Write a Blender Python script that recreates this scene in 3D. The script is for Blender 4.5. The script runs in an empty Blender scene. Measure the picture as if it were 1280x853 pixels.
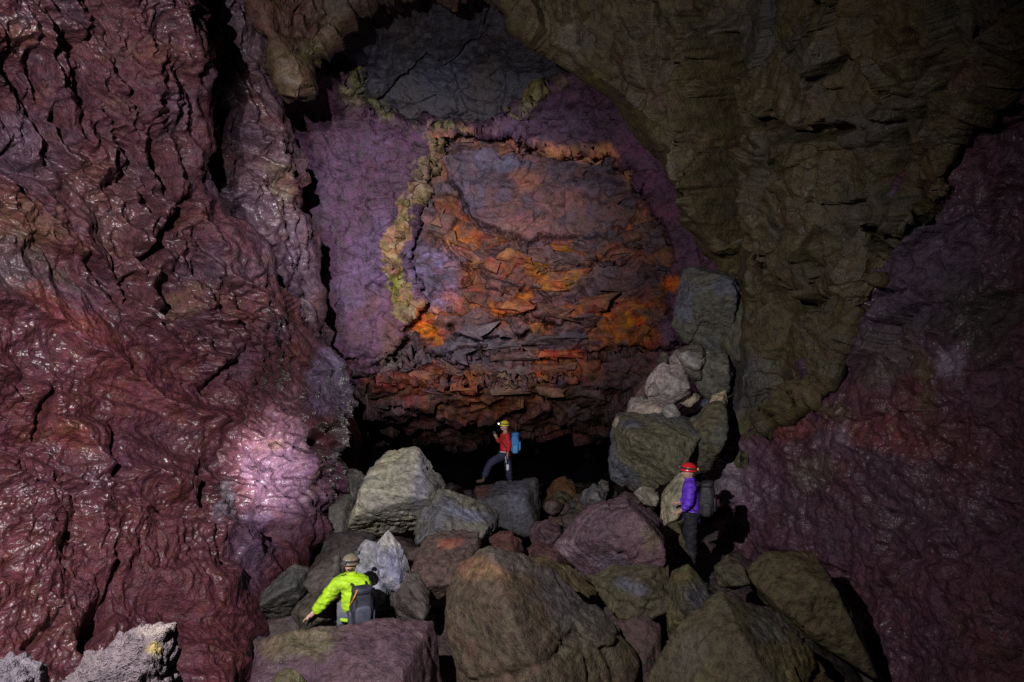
import bpy, bmesh, math, random
import numpy as np
from mathutils import Vector, Matrix

# ------------------------------------------------------------------ camera, world, light
scene = bpy.context.scene
COL = scene.collection
F = 853.0                     # focal length in photograph pixels (24 mm on 36 mm)
CAMZ = 3.8
cam_d = bpy.data.cameras.new('camera'); cam_d.lens = 24.0; cam_d.sensor_width = 36.0
cam_d.clip_start = 0.05; cam_d.clip_end = 500
cam = bpy.data.objects.new('camera', cam_d); COL.objects.link(cam)
cam.location = (0, 0, CAMZ); cam.rotation_euler = (math.radians(90), 0, 0)
scene.camera = cam

world = bpy.data.worlds.new('World'); scene.world = world; world.use_nodes = True
world.node_tree.nodes['Background'].inputs[0].default_value = (0.55, 0.5, 0.8, 1)
world.node_tree.nodes['Background'].inputs[1].default_value = 0.006      # underground: no sky

def P(px, py, d):
    return np.array([(px - 640) / F * d, d, CAMZ - (py - 426.5) / F * d])

def spot(name, loc, target, power, deg, blend, color, radius=0.06):
    l = bpy.data.lights.new(name, 'SPOT'); l.energy = power; l.spot_size = math.radians(deg)
    l.spot_blend = blend; l.color = color; l.shadow_soft_size = radius
    o = bpy.data.objects.new(name, l); COL.objects.link(o)
    o.location = loc
    o.rotation_euler = (Vector(target) - Vector(loc)).to_track_quat('-Z', 'Y').to_euler()
    return o
# the photographer's torches (the cave has no daylight)
spot('photographer_torch', (-3.1, 1.0, 6.2), P(215, 440, 11), 7200, 148, 1.0, (1.0, 0.94, 0.96), 0.07)
spot('photographer_beam', (-2.2, 3.0, 7.6), P(530, 315, 22), 16500, 42, 1.0, (1.0, 0.95, 1.0), 0.07)

scene.view_settings.view_transform = 'Standard'
scene.view_settings.look = 'None'
scene.view_settings.exposure = 0.0
scene.view_settings.gamma = 1.0
scene.cycles.max_bounces = 5
scene.cycles.diffuse_bounces = 3
scene.cycles.glossy_bounces = 2
scene.cycles.sample_clamp_indirect = 2.0
scene.cycles.sample_clamp_direct = 8.0
scene.cycles.use_denoising = False        # keeps the fine grain of the rock

rng = np.random.default_rng(11)
random.seed(5)

# ------------------------------------------------------------------ numpy noise
def _h(ix, iy, iz, seed):
    with np.errstate(over='ignore'):
        h = (ix.astype(np.uint32) * np.uint32(374761393) + iy.astype(np.uint32) * np.uint32(668265263)
             + iz.astype(np.uint32) * np.uint32(2147483647) + np.uint32(seed * 1274126177 & 0xffffffff))
        h = (h ^ (h >> np.uint32(13))) * np.uint32(1274126177)
        h = (h ^ (h >> np.uint32(15))) * np.uint32(2246822519)
        return h ^ (h >> np.uint32(16))
_G = np.random.default_rng(3).normal(size=(256, 3)).astype(np.float32)
_G /= np.linalg.norm(_G, axis=1, keepdims=True)
_GX, _GY, _GZ = _G[:, 0].copy(), _G[:, 1].copy(), _G[:, 2].copy()
def perlin(x, y, z, seed=0):
    x = np.asarray(x, np.float32); y = np.asarray(y, np.float32); z = np.asarray(z, np.float32)
    x, y, z = np.broadcast_arrays(x, y, z)
    fx, fy, fz = np.floor(x), np.floor(y), np.floor(z)
    ix, iy, iz = fx.astype(np.int32), fy.astype(np.int32), fz.astype(np.int32)
    x = x - fx; y = y - fy; z = z - fz
    u = x*x*x*(x*(x*6-15)+10); v = y*y*y*(y*(y*6-15)+10); w = z*z*z*(z*(z*6-15)+10)
    def g(a, b, c):
        k = (_h(ix + a, iy + b, iz + c, seed) & np.uint32(255)).astype(np.int32)
        return _GX[k]*(x-a) + _GY[k]*(y-b) + _GZ[k]*(z-c)
    x00 = g(0,0,0); x00 = x00 + u*(g(1,0,0)-x00)
    x10 = g(0,1,0); x10 = x10 + u*(g(1,1,0)-x10)
    x01 = g(0,0,1); x01 = x01 + u*(g(1,0,1)-x01)
    x11 = g(0,1,1); x11 = x11 + u*(g(1,1,1)-x11)
    y0 = x00 + v*(x10-x00); y1 = x01 + v*(x11-x01)
    return (y0 + w*(y1-y0)) * 1.5
def fbm(x, y, z, oct=4, seed=0, gain=.5, lac=2.03):
    s = 0; a = 1
    for i in range(oct):
        s = s + a * perlin(x, y, z, seed + i); x = x*lac; y = y*lac; z = z*lac; a *= gain
    return s
def ridged(x, y, z, oct=4, seed=0, gain=.5, lac=2.07):
    s = 0; a = 1; n = 0
    for i in range(oct):
        s = s + a * (1 - np.abs(perlin(x, y, z, seed + i))*1.6); n += a
        x = x*lac; y = y*lac; z = z*lac; a *= gain
    return s / n
def billow(x, y, z, oct=4, seed=0, gain=.5, lac=2.07):
    s = 0; a = 1; n = 0
    for i in range(oct):
        s = s + a * np.abs(perlin(x, y, z, seed + i))*1.6; n += a
        x = x*lac; y = y*lac; z = z*lac; a *= gain
    return s / n
def worley2(x, y, seed=0):
    """F1, F2, random value and random tilt of the nearest cell"""
    fx, fy = np.floor(x), np.floor(y); ix, iy = fx.astype(np.int32), fy.astype(np.int32)
    z0 = np.zeros_like(ix)
    f1 = np.full(x.shape, 9., np.float32); f2 = f1.copy(); rv = np.zeros_like(f1); tx = rv.copy(); ty = rv.copy()
    for a in (-1, 0, 1):
        for b in (-1, 0, 1):
            h = _h(ix + a, iy + b, z0, seed)
            jx = (h & np.uint32(1023)).astype(np.float32)/1023; jy = ((h >> np.uint32(10)) & np.uint32(1023)).astype(np.float32)/1023
            r = ((h >> np.uint32(20)) & np.uint32(1023)).astype(np.float32)/1023
            dx = fx + a + jx - x; dy = fy + b + jy - y
            d = np.sqrt(dx*dx + dy*dy)
            m = d < f1
            f2 = np.where(m, f1, np.minimum(f2, d)); f1 = np.where(m, d, f1); rv = np.where(m, r, rv)
            tx = np.where(m, -dx*(jx-.5), tx); ty = np.where(m, -dy*(jy-.5), ty)
    return f1, f2, rv, tx + ty
def sstep(a, b, x):
    t = np.clip((x - a) / (b - a), 0, 1); return t*t*(3-2*t)
def dist_poly(px, py, pts, closed=False):
    d = np.full(px.shape, 1e9, np.float32)
    n = len(pts)
    for i in range(n if closed else n - 1):
        (ax, ay), (bx, by) = pts[i], pts[(i+1) % n]
        vx, vy = bx-ax, by-ay
        t = np.clip(((px-ax)*vx + (py-ay)*vy) / (vx*vx+vy*vy+1e-9), 0, 1)
        d = np.minimum(d, np.hypot(px-ax-t*vx, py-ay-t*vy))
    return d
def inside(px, py, pts):
    c = np.zeros(px.shape, bool); n = len(pts)
    for i in range(n):
        (ax, ay), (bx, by) = pts[i], pts[(i+1) % n]
        if ay == by: continue
        m = ((ay > py) != (by > py)) & (px < (bx-ax)*(py-ay)/(by-ay) + ax)
        c ^= m
    return c
def sdf(px, py, pts):          # negative inside
    d = dist_poly(px, py, pts, True)
    return np.where(inside(px, py, pts), -d, d)

# ------------------------------------------------------------------ materials
class NT:
    def __init__(s, name):
        s.m = bpy.data.materials.new(name); s.m.use_nodes = True; s.t = s.m.node_tree
        s.b = s.t.nodes['Principled BSDF']
    def n(s, typ, **kw):
        nd = s.t.nodes.new(typ)
        for k, v in kw.items():
            if k.startswith('i_'): nd.inputs[k[2:].replace('_', ' ')].default_value = v
            else: setattr(nd, k, v)
        return nd
    def l(s, a, b): s.t.links.new(a, b)

def rock_material(name, rough=(.35, .7), spec=.5, bump=.5, scale=6.0, fine=40.0, stretch=(1, 1, 1), tint=.35, wet=0.0, wscale=14.0, fdet=1.5):
    N = NT(name); b = N.b
    tc = N.n('ShaderNodeNewGeometry')
    mp = N.n('ShaderNodeMapping'); mp.inputs['Scale'].default_value = stretch
    N.l(tc.outputs['Position'], mp.inputs['Vector'])
    at = N.n('ShaderNodeAttribute', attribute_name='rock_colour')
    n1 = N.n('ShaderNodeTexNoise', i_Scale=scale, i_Detail=4.0, i_Roughness=.62); N.l(mp.outputs[0], n1.inputs['Vector'])
    n2 = N.n('ShaderNodeTexNoise', i_Scale=fine, i_Detail=fdet, i_Roughness=.65); N.l(mp.outputs[0], n2.inputs['Vector'])
    n3 = N.n('ShaderNodeTexVoronoi', i_Scale=fine*.35); N.l(mp.outputs[0], n3.inputs['Vector'])
    # colour variation
    r1 = N.n('ShaderNodeMapRange', i_From_Min=.3, i_From_Max=.72, i_To_Min=1-tint, i_To_Max=1+tint*1.3); N.l(n1.outputs['Fac'], r1.inputs['Value'])
    r2 = N.n('ShaderNodeMapRange', i_From_Min=.3, i_From_Max=.7, i_To_Min=.72, i_To_Max=1.25); N.l(n2.outputs['Fac'], r2.inputs['Value'])
    mu = N.n('ShaderNodeMath', operation='MULTIPLY'); N.l(r1.outputs[0], mu.inputs[0]); N.l(r2.outputs[0], mu.inputs[1])
    vm = N.n('ShaderNodeVectorMath', operation='SCALE'); N.l(at.outputs['Color'], vm.inputs[0]); N.l(mu.outputs[0], vm.inputs['Scale'])
    hs = N.n('ShaderNodeHueSaturation'); hs.inputs['Saturation'].default_value = 1.0
    nh = N.n('ShaderNodeTexNoise', i_Scale=scale*.6, i_Detail=4.0); N.l(tc.outputs['Position'], nh.inputs['Vector'])
    rh = N.n('ShaderNodeMapRange', i_From_Min=.3, i_From_Max=.7, i_To_Min=.475, i_To_Max=.525); N.l(nh.outputs['Fac'], rh.inputs['Value'])
    N.l(rh.outputs[0], hs.inputs['Hue']); N.l(vm.outputs[0], hs.inputs['Color'])
    N.l(hs.outputs[0], b.inputs['Base Color'])
    rr = N.n('ShaderNodeMapRange', i_From_Min=.35, i_From_Max=.65, i_To_Min=rough[0], i_To_Max=rough[1]); N.l(n1.outputs['Fac'], rr.inputs['Value'])
    N.l(rr.outputs[0], b.inputs['Roughness'])
    b.inputs['Specular IOR Level'].default_value = spec
    # relief
    a1 = N.n('ShaderNodeMath', operation='MULTIPLY', ); a1.inputs[1].default_value = .45; N.l(n2.outputs['Fac'], a1.inputs[0])
    a2 = N.n('ShaderNodeMath', operation='MULTIPLY_ADD'); a2.inputs[1].default_value = .25; N.l(n3.outputs['Distance'], a2.inputs[0]); N.l(a1.outputs[0], a2.inputs[2])
    a3 = N.n('ShaderNodeMath', operation='ADD'); N.l(n1.outputs['Fac'], a3.inputs[0]); N.l(a2.outputs[0], a3.inputs[1])
    bp = N.n('ShaderNodeBump', i_Strength=bump, i_Distance=.06); N.l(a3.outputs[0], bp.inputs['Height'])
    N.l(bp.outputs[0], b.inputs['Normal'])
    if wet:                                                # film of water: broken glints
        b.inputs['Coat Roughness'].default_value = .33; b.inputs['Coat IOR'].default_value = 1.4
        nw = N.n('ShaderNodeTexNoise', i_Scale=wscale, i_Detail=2.0, i_Roughness=.55); N.l(tc.outputs['Position'], nw.inputs['Vector'])
        bw = N.n('ShaderNodeBump', i_Strength=.7, i_Distance=.06); N.l(nw.outputs['Fac'], bw.inputs['Height']); N.l(bw.outputs[0], b.inputs['Coat Normal'])
        ww = N.n('ShaderNodeMapRange', i_From_Min=.42, i_From_Max=.6, i_To_Min=wet*.08, i_To_Max=wet); nl = N.n('ShaderNodeTexNoise', i_Scale=.75, i_Detail=4.0, i_Roughness=.6); N.l(tc.outputs['Position'], nl.inputs['Vector']); N.l(nl.outputs['Fac'], ww.inputs['Value']); N.l(ww.outputs[0], b.inputs['Coat Weight'])
    return N.m

def plain_material(name, col, rough=.7, spec=.3, bump=.15, scale=30, var=.25, sheen=0.0):
    N = NT(name); b = N.b
    tc = N.n('ShaderNodeTexCoord')
    n1 = N.n('ShaderNodeTexNoise', i_Scale=float(scale), i_Detail=5.0); N.l(tc.outputs['Object'], n1.inputs['Vector'])
    n2 = N.n('ShaderNodeTexNoise', i_Scale=float(scale)*.22, i_Detail=3.0); N.l(tc.outputs['Object'], n2.inputs['Vector'])
    cr = N.n('ShaderNodeMapRange', i_From_Min=.3, i_From_Max=.7, i_To_Min=1-var, i_To_Max=1+var); N.l(n2.outputs['Fac'], cr.inputs['Value'])
    vm = N.n('ShaderNodeVectorMath', operation='SCALE'); vm.inputs[0].default_value = col; N.l(cr.outputs[0], vm.inputs['Scale'])
    n3 = N.n('ShaderNodeTexNoise', i_Scale=7.0, i_Detail=5.0, i_Roughness=.65); N.l(tc.outputs['Object'], n3.inputs['Vector'])
    mr = N.n('ShaderNodeMapRange', i_From_Min=.5, i_From_Max=.72, i_To_Min=0.0, i_To_Max=.55 if bump > .12 else .12); N.l(n3.outputs['Fac'], mr.inputs['Value'])
    mx = N.n('ShaderNodeMix', data_type='RGBA'); N.l(mr.outputs[0], mx.inputs[0]); N.l(vm.outputs[0], mx.inputs[6]); mx.inputs[7].default_value = (.09, .065, .05, 1)
    N.l(mx.outputs[2], b.inputs['Base Color'])
    b.inputs['Roughness'].default_value = rough; b.inputs['Specular IOR Level'].default_value = spec
    b.inputs['Sheen Weight'].default_value = sheen
    ad = N.n('ShaderNodeMath', operation='ADD'); N.l(n1.outputs['Fac'], ad.inputs[0]); N.l(n2.outputs['Fac'], ad.inputs[1])
    bp = N.n('ShaderNodeBump', i_Strength=bump, i_Distance=.02); N.l(ad.outputs[0], bp.inputs['Height']); N.l(bp.outputs[0], b.inputs['Normal'])
    return N.m
def glow_material(name, col, strength):
    N = NT(name); N.b.inputs['Base Color'].default_value = (*col, 1)
    N.b.inputs['Emission Color'].default_value = (*col, 1); N.b.inputs['Emission Strength'].default_value = strength
    return N.m

M_LEFT = rock_material('wet_maroon_lava', (.5, .75), .3, .8, 8.0, 36.0, tint=.5, wet=1.0, wscale=8.0)
M_RIGHT = rock_material('damp_dark_lava', (.5, .75), .3, .8, 7.0, 40.0, tint=.5, wet=.9, wscale=13.0)
M_OLIVE = rock_material('olive_lava', (.5, .75), .3, .8, 5.0, 30.0, tint=.45, wet=.28, wscale=12.0)
M_BACK = rock_material('mineral_stained_lava', (.5, .8), .35, 1.0, 3.5, 20.0, tint=.6)
M_ROCK = rock_material('rubble_rock', (.5, .8), .35, .75, 9.0, 40.0, tint=.55, fdet=4.0)
M_WETROCK = rock_material('wet_rubble_rock', (.5, .75), .35, .85, 10.0, 48.0, tint=.5, wet=.7, wscale=26.0, fdet=4.0)
M_CLINK = rock_material('clinker_rock', (.6, .9), .25, .9, 18.0, 90.0, tint=.3)

# ------------------------------------------------------------------ mesh helpers
def set_col(me, c):
    a = me.attributes.new('rock_colour', 'FLOAT_COLOR', 'POINT')
    c4 = np.ones((len(c), 4), np.float32); c4[:, :3] = c
    a.data.foreach_set('color', c4.ravel())
def mesh_obj(name, V, Fc, mat, cols=None, parent=None, smooth=True, nside=None):
    me = bpy.data.meshes.new(name)
    V = np.asarray(V, np.float32); Fc = np.asarray(Fc, np.int32); k = Fc.shape[1]
    me.vertices.add(len(V)); me.vertices.foreach_set('co', V.ravel())
    me.loops.add(Fc.size); me.loops.foreach_set('vertex_index', Fc.ravel())
    me.polygons.add(len(Fc)); me.polygons.foreach_set('loop_start', np.arange(0, Fc.size, k, dtype=np.int32))
    me.polygons.foreach_set('use_smooth', np.full(len(Fc), smooth, bool))
    me.update(calc_edges=True)
    if cols is not None: set_col(me, cols)
    me.materials.append(mat)
    o = bpy.data.objects.new(name, me); COL.objects.link(o)
    if parent is not None: o.parent = parent
    return o
def tag(o, label=None, cat=None, group=None, kind=None):
    if label: o['label'] = label
    if cat: o['category'] = cat
    if group: o['group'] = group
    if kind: o['kind'] = kind
    return o
def interp_grid(px, py, xs, ys, vals):
    """smooth interpolation of a control net (Catmull-Rom in x and y)"""
    xs = np.asarray(xs, float); ys = np.asarray(ys, float); V = np.asarray(vals, float)
    def prep(q, ax):
        i = np.clip(np.searchsorted(ax, q) - 1, 0, len(ax) - 2)
        t = np.clip((q - ax[i]) / (ax[i+1] - ax[i]), 0, 1)
        return i, t
    def w(t):
        t2, t3 = t*t, t*t*t
        return (-.5*t3+t2-.5*t, 1.5*t3-2.5*t2+1, -1.5*t3+2*t2+.5*t, .5*t3-.5*t2)
    ix, tx = prep(px, xs); iy, ty = prep(py, ys)
    out = 0
    for a, wy in zip((-1, 0, 1, 2), w(ty)):
        r = np.clip(iy + a, 0, len(ys) - 1)
        for b, wx in zip((-1, 0, 1, 2), w(tx)):
            out = out + wy*wx*V[r, np.clip(ix + b, 0, len(xs) - 1)]
    return out
def curve(pts, q):
    pts = np.array(sorted(pts), float); return np.interp(q, pts[:, 0], pts[:, 1])
def to_world(px, py, d):
    return np.stack([(px-640)/F*d, d, CAMZ-(py-426.5)/F*d], -1)
def grid_normals(Pw):
    du = np.gradient(Pw, axis=1); dv = np.gradient(Pw, axis=0)
    n = np.cross(du, dv); n /= np.linalg.norm(n, axis=-1, keepdims=True) + 1e-9
    view = np.array([0, 0, CAMZ]) - Pw
    s = np.sign((n*view).sum(-1, keepdims=True)); s[s == 0] = 1
    return n, s
def grid_faces(r, c):
    i = np.arange(r*c).reshape(r, c)
    return np.stack([i[:-1, :-1], i[:-1, 1:], i[1:, 1:], i[1:, :-1]], -1).reshape(-1, 4)
def spaced(lo, a, b, hi, n_out, n_in):
    """samples: sparse outside the frame, dense inside"""
    return np.concatenate([np.linspace(lo, a, n_out, endpoint=False), np.linspace(a, b, n_in, endpoint=False), np.linspace(b, hi, n_out)])
def paint(base, px, py, regions, warp=14, seed=60):
    """mineral stains, and some light and shade put into the colour: ellipses (cx, cy, rx, ry, angle, colour, strength) or polygons (list, soft, colour, strength)"""
    wx = px + warp*fbm(px/60, py/60, 0*px, 4, seed); wy = py + warp*fbm(px/60, py/60, 0*px+7, 4, seed+9)
    sp = fbm(px/26, py/26, 0*px+3, 4, seed+20)
    c = base.copy()
    for r in regions:
        if isinstance(r[0], list):
            poly, soft, col, st = r
            w = sstep(soft, -soft, sdf(wx, wy, poly))
        else:
            cx, cy, rx, ry, an, col, st = r
            a = math.radians(an); dx, dy = wx-cx, wy-cy
            u = (dx*math.cos(a)+dy*math.sin(a))/rx; v = (-dx*math.sin(a)+dy*math.cos(a))/ry
            w = sstep(1.25, .45, np.hypot(u, v) + .30*sp)
        w = (w*st)[..., None]
        c = c*(1-w) + np.array(col)*w
    return c

def finish_sheet(name, px, py, D, disp, colr, mat, label=None):
    Pw = to_world(px, py, D)
    n, s = grid_normals(Pw)
    Pw = Pw + n*s*disp[..., None]
    r, c = px.shape
    Fc = grid_faces(r, c)
    o = mesh_obj(name, Pw.reshape(-1, 3), Fc, mat, colr.reshape(-1, 3))
    tag(o, kind='structure')
    return o

# ------------------------------------------------------------------ left wall
def left_disp(t, z, d3, px, py):
    """relief of the left wall; t along the wall, z up, in metres"""
    q = 0*t
    up = sstep(60, -60, py - (345 + .33*px) + 50*fbm(t*.35, z*.35, q, 2, 71))         # dripping upper half
    a = math.radians(-58); w1 = .35*fbm(t*.5, z*.5, q+2, 3, 31); w2 = .35*fbm(t*.5, z*.5, q+5, 3, 37)
    u = (t+w1)*math.cos(a) + (z+w2)*math.sin(a); v = -(t+w1)*math.sin(a) + (z+w2)*math.cos(a)
    lump = fbm(u*.30, v*.55, q, 1, 11)*.55 + perlin(u*.75, v*1.35, q+1, 12)*.36 + (.5-billow(u*1.5, v*2.4, q+2, 1, 13))*.30 \
        + perlin(u*2.6+w1, v*4.2, q+3, 14)*.15 + (.5-billow(u*4.6, v*7.0+w2*3, q+4, 1, 15))*.11 + perlin(u*9, v*12, q, 16)*.055 + perlin(u*19, v*24, q, 18)*.026
    cav = sstep(.60, .86, ridged(u*.55, v*1.1, q+9, 2, 21)) * sstep(-.2, .35, perlin(u*.5, v*.5, q+3, 25))
    pit = sstep(.22, .6, perlin(u*1.3, v*2.3, q+6, 26))
    upper = lump*.9 - .40*cav - .15*pit
    # ropy lower half: layers that sag to the right, crossed by fine upright ribs
    sag = z + .42*t + .35*fbm(t*.45, z*.45, q, 3, 41)
    kink = .22*fbm(t*.5, sag*2.2, q, 3, 43) + .06*perlin(t*2, sag*7, q, 48)
    lay = ridged(t*.28, sag*1.6, q, 3, 44)
    ribs = 1 - np.abs(perlin((t+kink)*5.2, z*.75, q, 45))*1.8
    ribs2 = 1 - np.abs(perlin((t+kink*1.1)*10.5, z*1.6, q+4, 46))*1.8
    rmask = .35 + .65*sstep(-.2, .35, perlin(t*.6, z*.6, q, 47))
    big = fbm(t*.4, z*.4, q, 3, 49)
    lower = .34*big + .30*lay + rmask*(.085*ribs + .065*ribs2) + .09*fbm(t*2.4, z*3.2, q, 4, 50) + .02*perlin(t*20, z*14, q, 51) \
        + .22*fbm(t*.8+w1, z*1.5+w2, q, 2, 53) - .22*sstep(.3, .65, perlin(t*.9+w2, sag*1.5, q, 54))
    amp = .55 + .75*sstep(-.35, .4, perlin(t*.33, z*.33, q+8, 91))
    low = perlin(u*.5, v*.8, q, 12)*.3
    return (up*upper + (1-up)*lower - low)*amp + low, up, cav

L_XS = [-500, -150, 0, 150, 300, 440, 520]
L_YS = [-450, -100, 100, 300, 480, 640, 780, 880, 1200]
L_D = [[4.5, 7.0, 8.2, 9.6, 11.5, 14.0, 15],
       [5.2, 7.9, 9.2, 10.7, 12.6, 15.0, 16],
       [5.6, 8.5, 9.9, 11.3, 13.2, 15.6, 16.6],
       [5.8, 8.7, 10.1, 11.5, 13.4, 16.0, 17],
       [5.7, 8.5, 9.9, 11.3, 13.2, 15.9, 17],
       [5.3, 8.0, 9.3, 10.6, 12.3, 15.1, 16.6],
       [4.8, 7.2, 8.4, 9.5, 10.7, 14.2, 16],
       [4.4, 6.6, 7.6, 8.5, 9.3, 13.4, 15.6],
       [3.2, 4.9, 5.6, 6.2, 6.8, 10, 12]]
L1_EDGE = [(-450, 190), (-60, 228), (0, 250), (86, 260), (130, 262), (190, 264), (226, 258), (244, 272), (270, 286), (286, 310), (310, 332),
           (348, 338), (378, 362), (410, 386), (440, 402), (480, 432), (505, 441), (540, 424), (565, 414), (610, 416), (650, 412), (690, 380),
           (720, 350), (750, 336), (800, 334), (853, 334), (1200, 330)]
L2_EDGE = [(-450, 270), (-60, 296), (0, 312), (30, 330), (55, 347), (126, 352), (160, 362), (191, 373), (225, 371), (262, 375), (287, 402), (343, 401), (393, 404),
           (440, 414), (470, 432), (560, 432), (700, 430), (1200, 420)]

def left_layer(name, edge, x_lo, ny, nx, y_lo, y_hi, back, extra, regions, base, seed, roll=34):
    ys = spaced(-450, -15, y_hi, 1200, 40, ny) if y_hi < 1100 else spaced(-450, -15, 868, 1200, 40, ny)
    u = np.concatenate([np.linspace(0, .22, 30, endpoint=False), np.linspace(.22, 1, nx)]) if x_lo < 0 else np.linspace(0, 1, nx)
    sk = np.linspace(0, 1, 46)[1:]
    Y, U = np.meshgrid(ys, np.concatenate([u, 1 + sk]), indexing='ij')
    xe = curve(edge, Y) + 5.0*fbm(Y/45, 0*Y, 0*Y+seed, 3, seed)
    px = x_lo + np.minimum(U, 1)*(xe - x_lo)
    D = interp_grid(px, Y, L_XS, L_YS, L_D) + extra
    S = np.clip(U - 1, 0, 1)                               # the sheet turns the corner and runs back into the cave
    rim = xe - px
    D = D + .55*np.clip(1 - rim/roll, 0, 1)**2.2*(S <= 0) + (.55*(S > 0)) + back*S
    px = px - 26*S*(1 - .3*S)
    Pw = to_world(px, Y, D)
    t = .66*Pw[..., 0] + .75*Pw[..., 1]; z = Pw[..., 2]
    disp, up, cav = left_disp(t + seed*3.1, z, D, px, Y)
    disp = disp*(1 - .45*sstep(0, .3, S))*(1 - .4*sstep(roll, 0, rim))
    # a few named clefts and lips of the photograph
    wx = px + 6*fbm(px/28, Y/28, 0*px, 4, 5); wy = Y + 6*fbm(px/28, Y/28, 0*px+5, 4, 6)
    for pts, wd, h in [([(247, 244), (225, 272), (200, 300), (190, 325)], 8, .55), ([(150, 195), (175, 228), (195, 262)], 6, .4), ([(105, 95), (118, 128)], 8, .5),
                       ([(72, 148), (82, 168)], 6, .45), ([(40, 545), (52, 510), (60, 490)], 5, .35), ([(132, 540), (130, 600)], 4, .3), ([(238, 600), (240, 650)], 5, .35),
                       ([(120, 770), (105, 800), (95, 815)], 10, .7), ([(128, 700), (127, 760)], 3, .22), ([(250, 490), (262, 470), (285, 455)], 5, .35), ([(20, 820), (60, 790)], 5, .25),
                       ([(165, 345), (150, 385), (120, 350)], 5, .25)]:
        disp = disp - h*np.exp(-(dist_poly(wx, wy, pts)/wd)**2)
    for line, h, wu in [([(-420, 60), (0, 262), (90, 326), (180, 405), (260, 478), (330, 520), (440, 560)], .34, 55), ([(-420, 230), (0, 385), (60, 405), (130, 450), (200, 505), (290, 545), (440, 640)], .30, 45),
                        ([(-420, 420), (0, 500), (50, 520), (120, 590), (180, 610), (240, 655), (330, 720)], .26, 55), ([(-420, 620), (0, 655), (60, 690), (130, 700), (200, 745), (330, 800)], .22, 50),
                        ([(-420, -90), (0, 110), (60, 150), (130, 250), (190, 330), (260, 400), (400, 470)], .24, 45), ([(-420, 800), (0, 770), (50, 790), (110, 765), (170, 800), (330, 850)], .2, 30)]:
        la = np.array(line, float); dq = wy + 10*fbm(px/70, Y/70, 0*px+h, 3, 15) - np.interp(wx, la[:, 0], la[:, 1])
        fade = .35 + .65*sstep(-.3, .3, perlin(px/110, Y/110, 0*px+h*9, 17))
        disp = disp + h*fade*np.where(dq < 0, np.exp(dq/wu), np.exp(-np.maximum(dq, 0)/7))*(rim > 0)
    nz = fbm(t*.8, z*.8, 0*t, 4, 81); nv = fbm(t*2.3, z*2.3, 0*t+4, 4, 82)
    c = np.ones(px.shape + (3,))*np.array(base)
    def mix(w, col):
        nonlocal c
        w = np.clip(w, 0, 1)[..., None]; c = c*(1-w) + np.array(col)*w
    mix(.7*sstep(.05, .6, nz), (.075, .045, .06)); mix(.7*sstep(.1, .6, -nz), (.095, .03, .025)); mix(.5*sstep(.3, .8, nv), (.105, .052, .036))
    mix(.5*sstep(.25, .8, -nv), (.042, .033, .037))
    cr = sstep(-60, 120, Y - (300 + .45*px)); mix(.55*cr, (.092, .020, .025))
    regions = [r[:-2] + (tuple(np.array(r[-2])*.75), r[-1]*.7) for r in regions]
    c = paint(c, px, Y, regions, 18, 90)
    lum = c.mean(-1, keepdims=True); c = np.clip(lum + (c-lum)*1.12, .004, 1)*np.array((.70, .70, .80))*(lum/.05)**.35
    return finish_sheet(name, px, Y, D, disp, c, M_LEFT)

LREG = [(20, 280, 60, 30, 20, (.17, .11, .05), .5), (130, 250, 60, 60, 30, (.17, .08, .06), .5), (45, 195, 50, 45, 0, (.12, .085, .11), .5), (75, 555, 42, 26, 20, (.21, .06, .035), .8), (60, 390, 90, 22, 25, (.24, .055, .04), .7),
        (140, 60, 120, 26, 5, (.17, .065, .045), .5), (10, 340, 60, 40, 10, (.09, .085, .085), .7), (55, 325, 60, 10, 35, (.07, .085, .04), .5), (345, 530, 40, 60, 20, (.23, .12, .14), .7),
        (325, 585, 60, 40, 30, (.34, .17, .21), .6), (350, 610, 60, 80, 0, (.17, .13, .19), .55), (268, 640, 14, 40, 5, (.26, .26, .28), .8), (300, 690, 40, 50, 0, (.14, .12, .19), .6), (325, 560, 20, 12, 0, (.42, .26, .15), .6),  # pinkish rock, with the headlamp's pool of light partly painted in
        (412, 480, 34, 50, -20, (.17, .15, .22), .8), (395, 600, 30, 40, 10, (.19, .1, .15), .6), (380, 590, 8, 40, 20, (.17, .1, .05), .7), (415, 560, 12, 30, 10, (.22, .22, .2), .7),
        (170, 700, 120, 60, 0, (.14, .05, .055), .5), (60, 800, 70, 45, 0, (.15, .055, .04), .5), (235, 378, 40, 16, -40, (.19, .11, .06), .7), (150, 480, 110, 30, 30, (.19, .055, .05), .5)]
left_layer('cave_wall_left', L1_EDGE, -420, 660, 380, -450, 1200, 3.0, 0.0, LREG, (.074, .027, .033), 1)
left_layer('lava_lining_left', L2_EDGE, 170, 340, 130, -450, 520, 2.6, 3.0, [(300, 40, 50, 60, 0, (.12, .085, .10), .7), (352, 235, 10, 40, 0, (.16, .13, .06), .7), (385, 330, 30, 60, 0, (.14, .095, .13), .6)], (.085, .048, .052), 2, roll=22)

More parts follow.
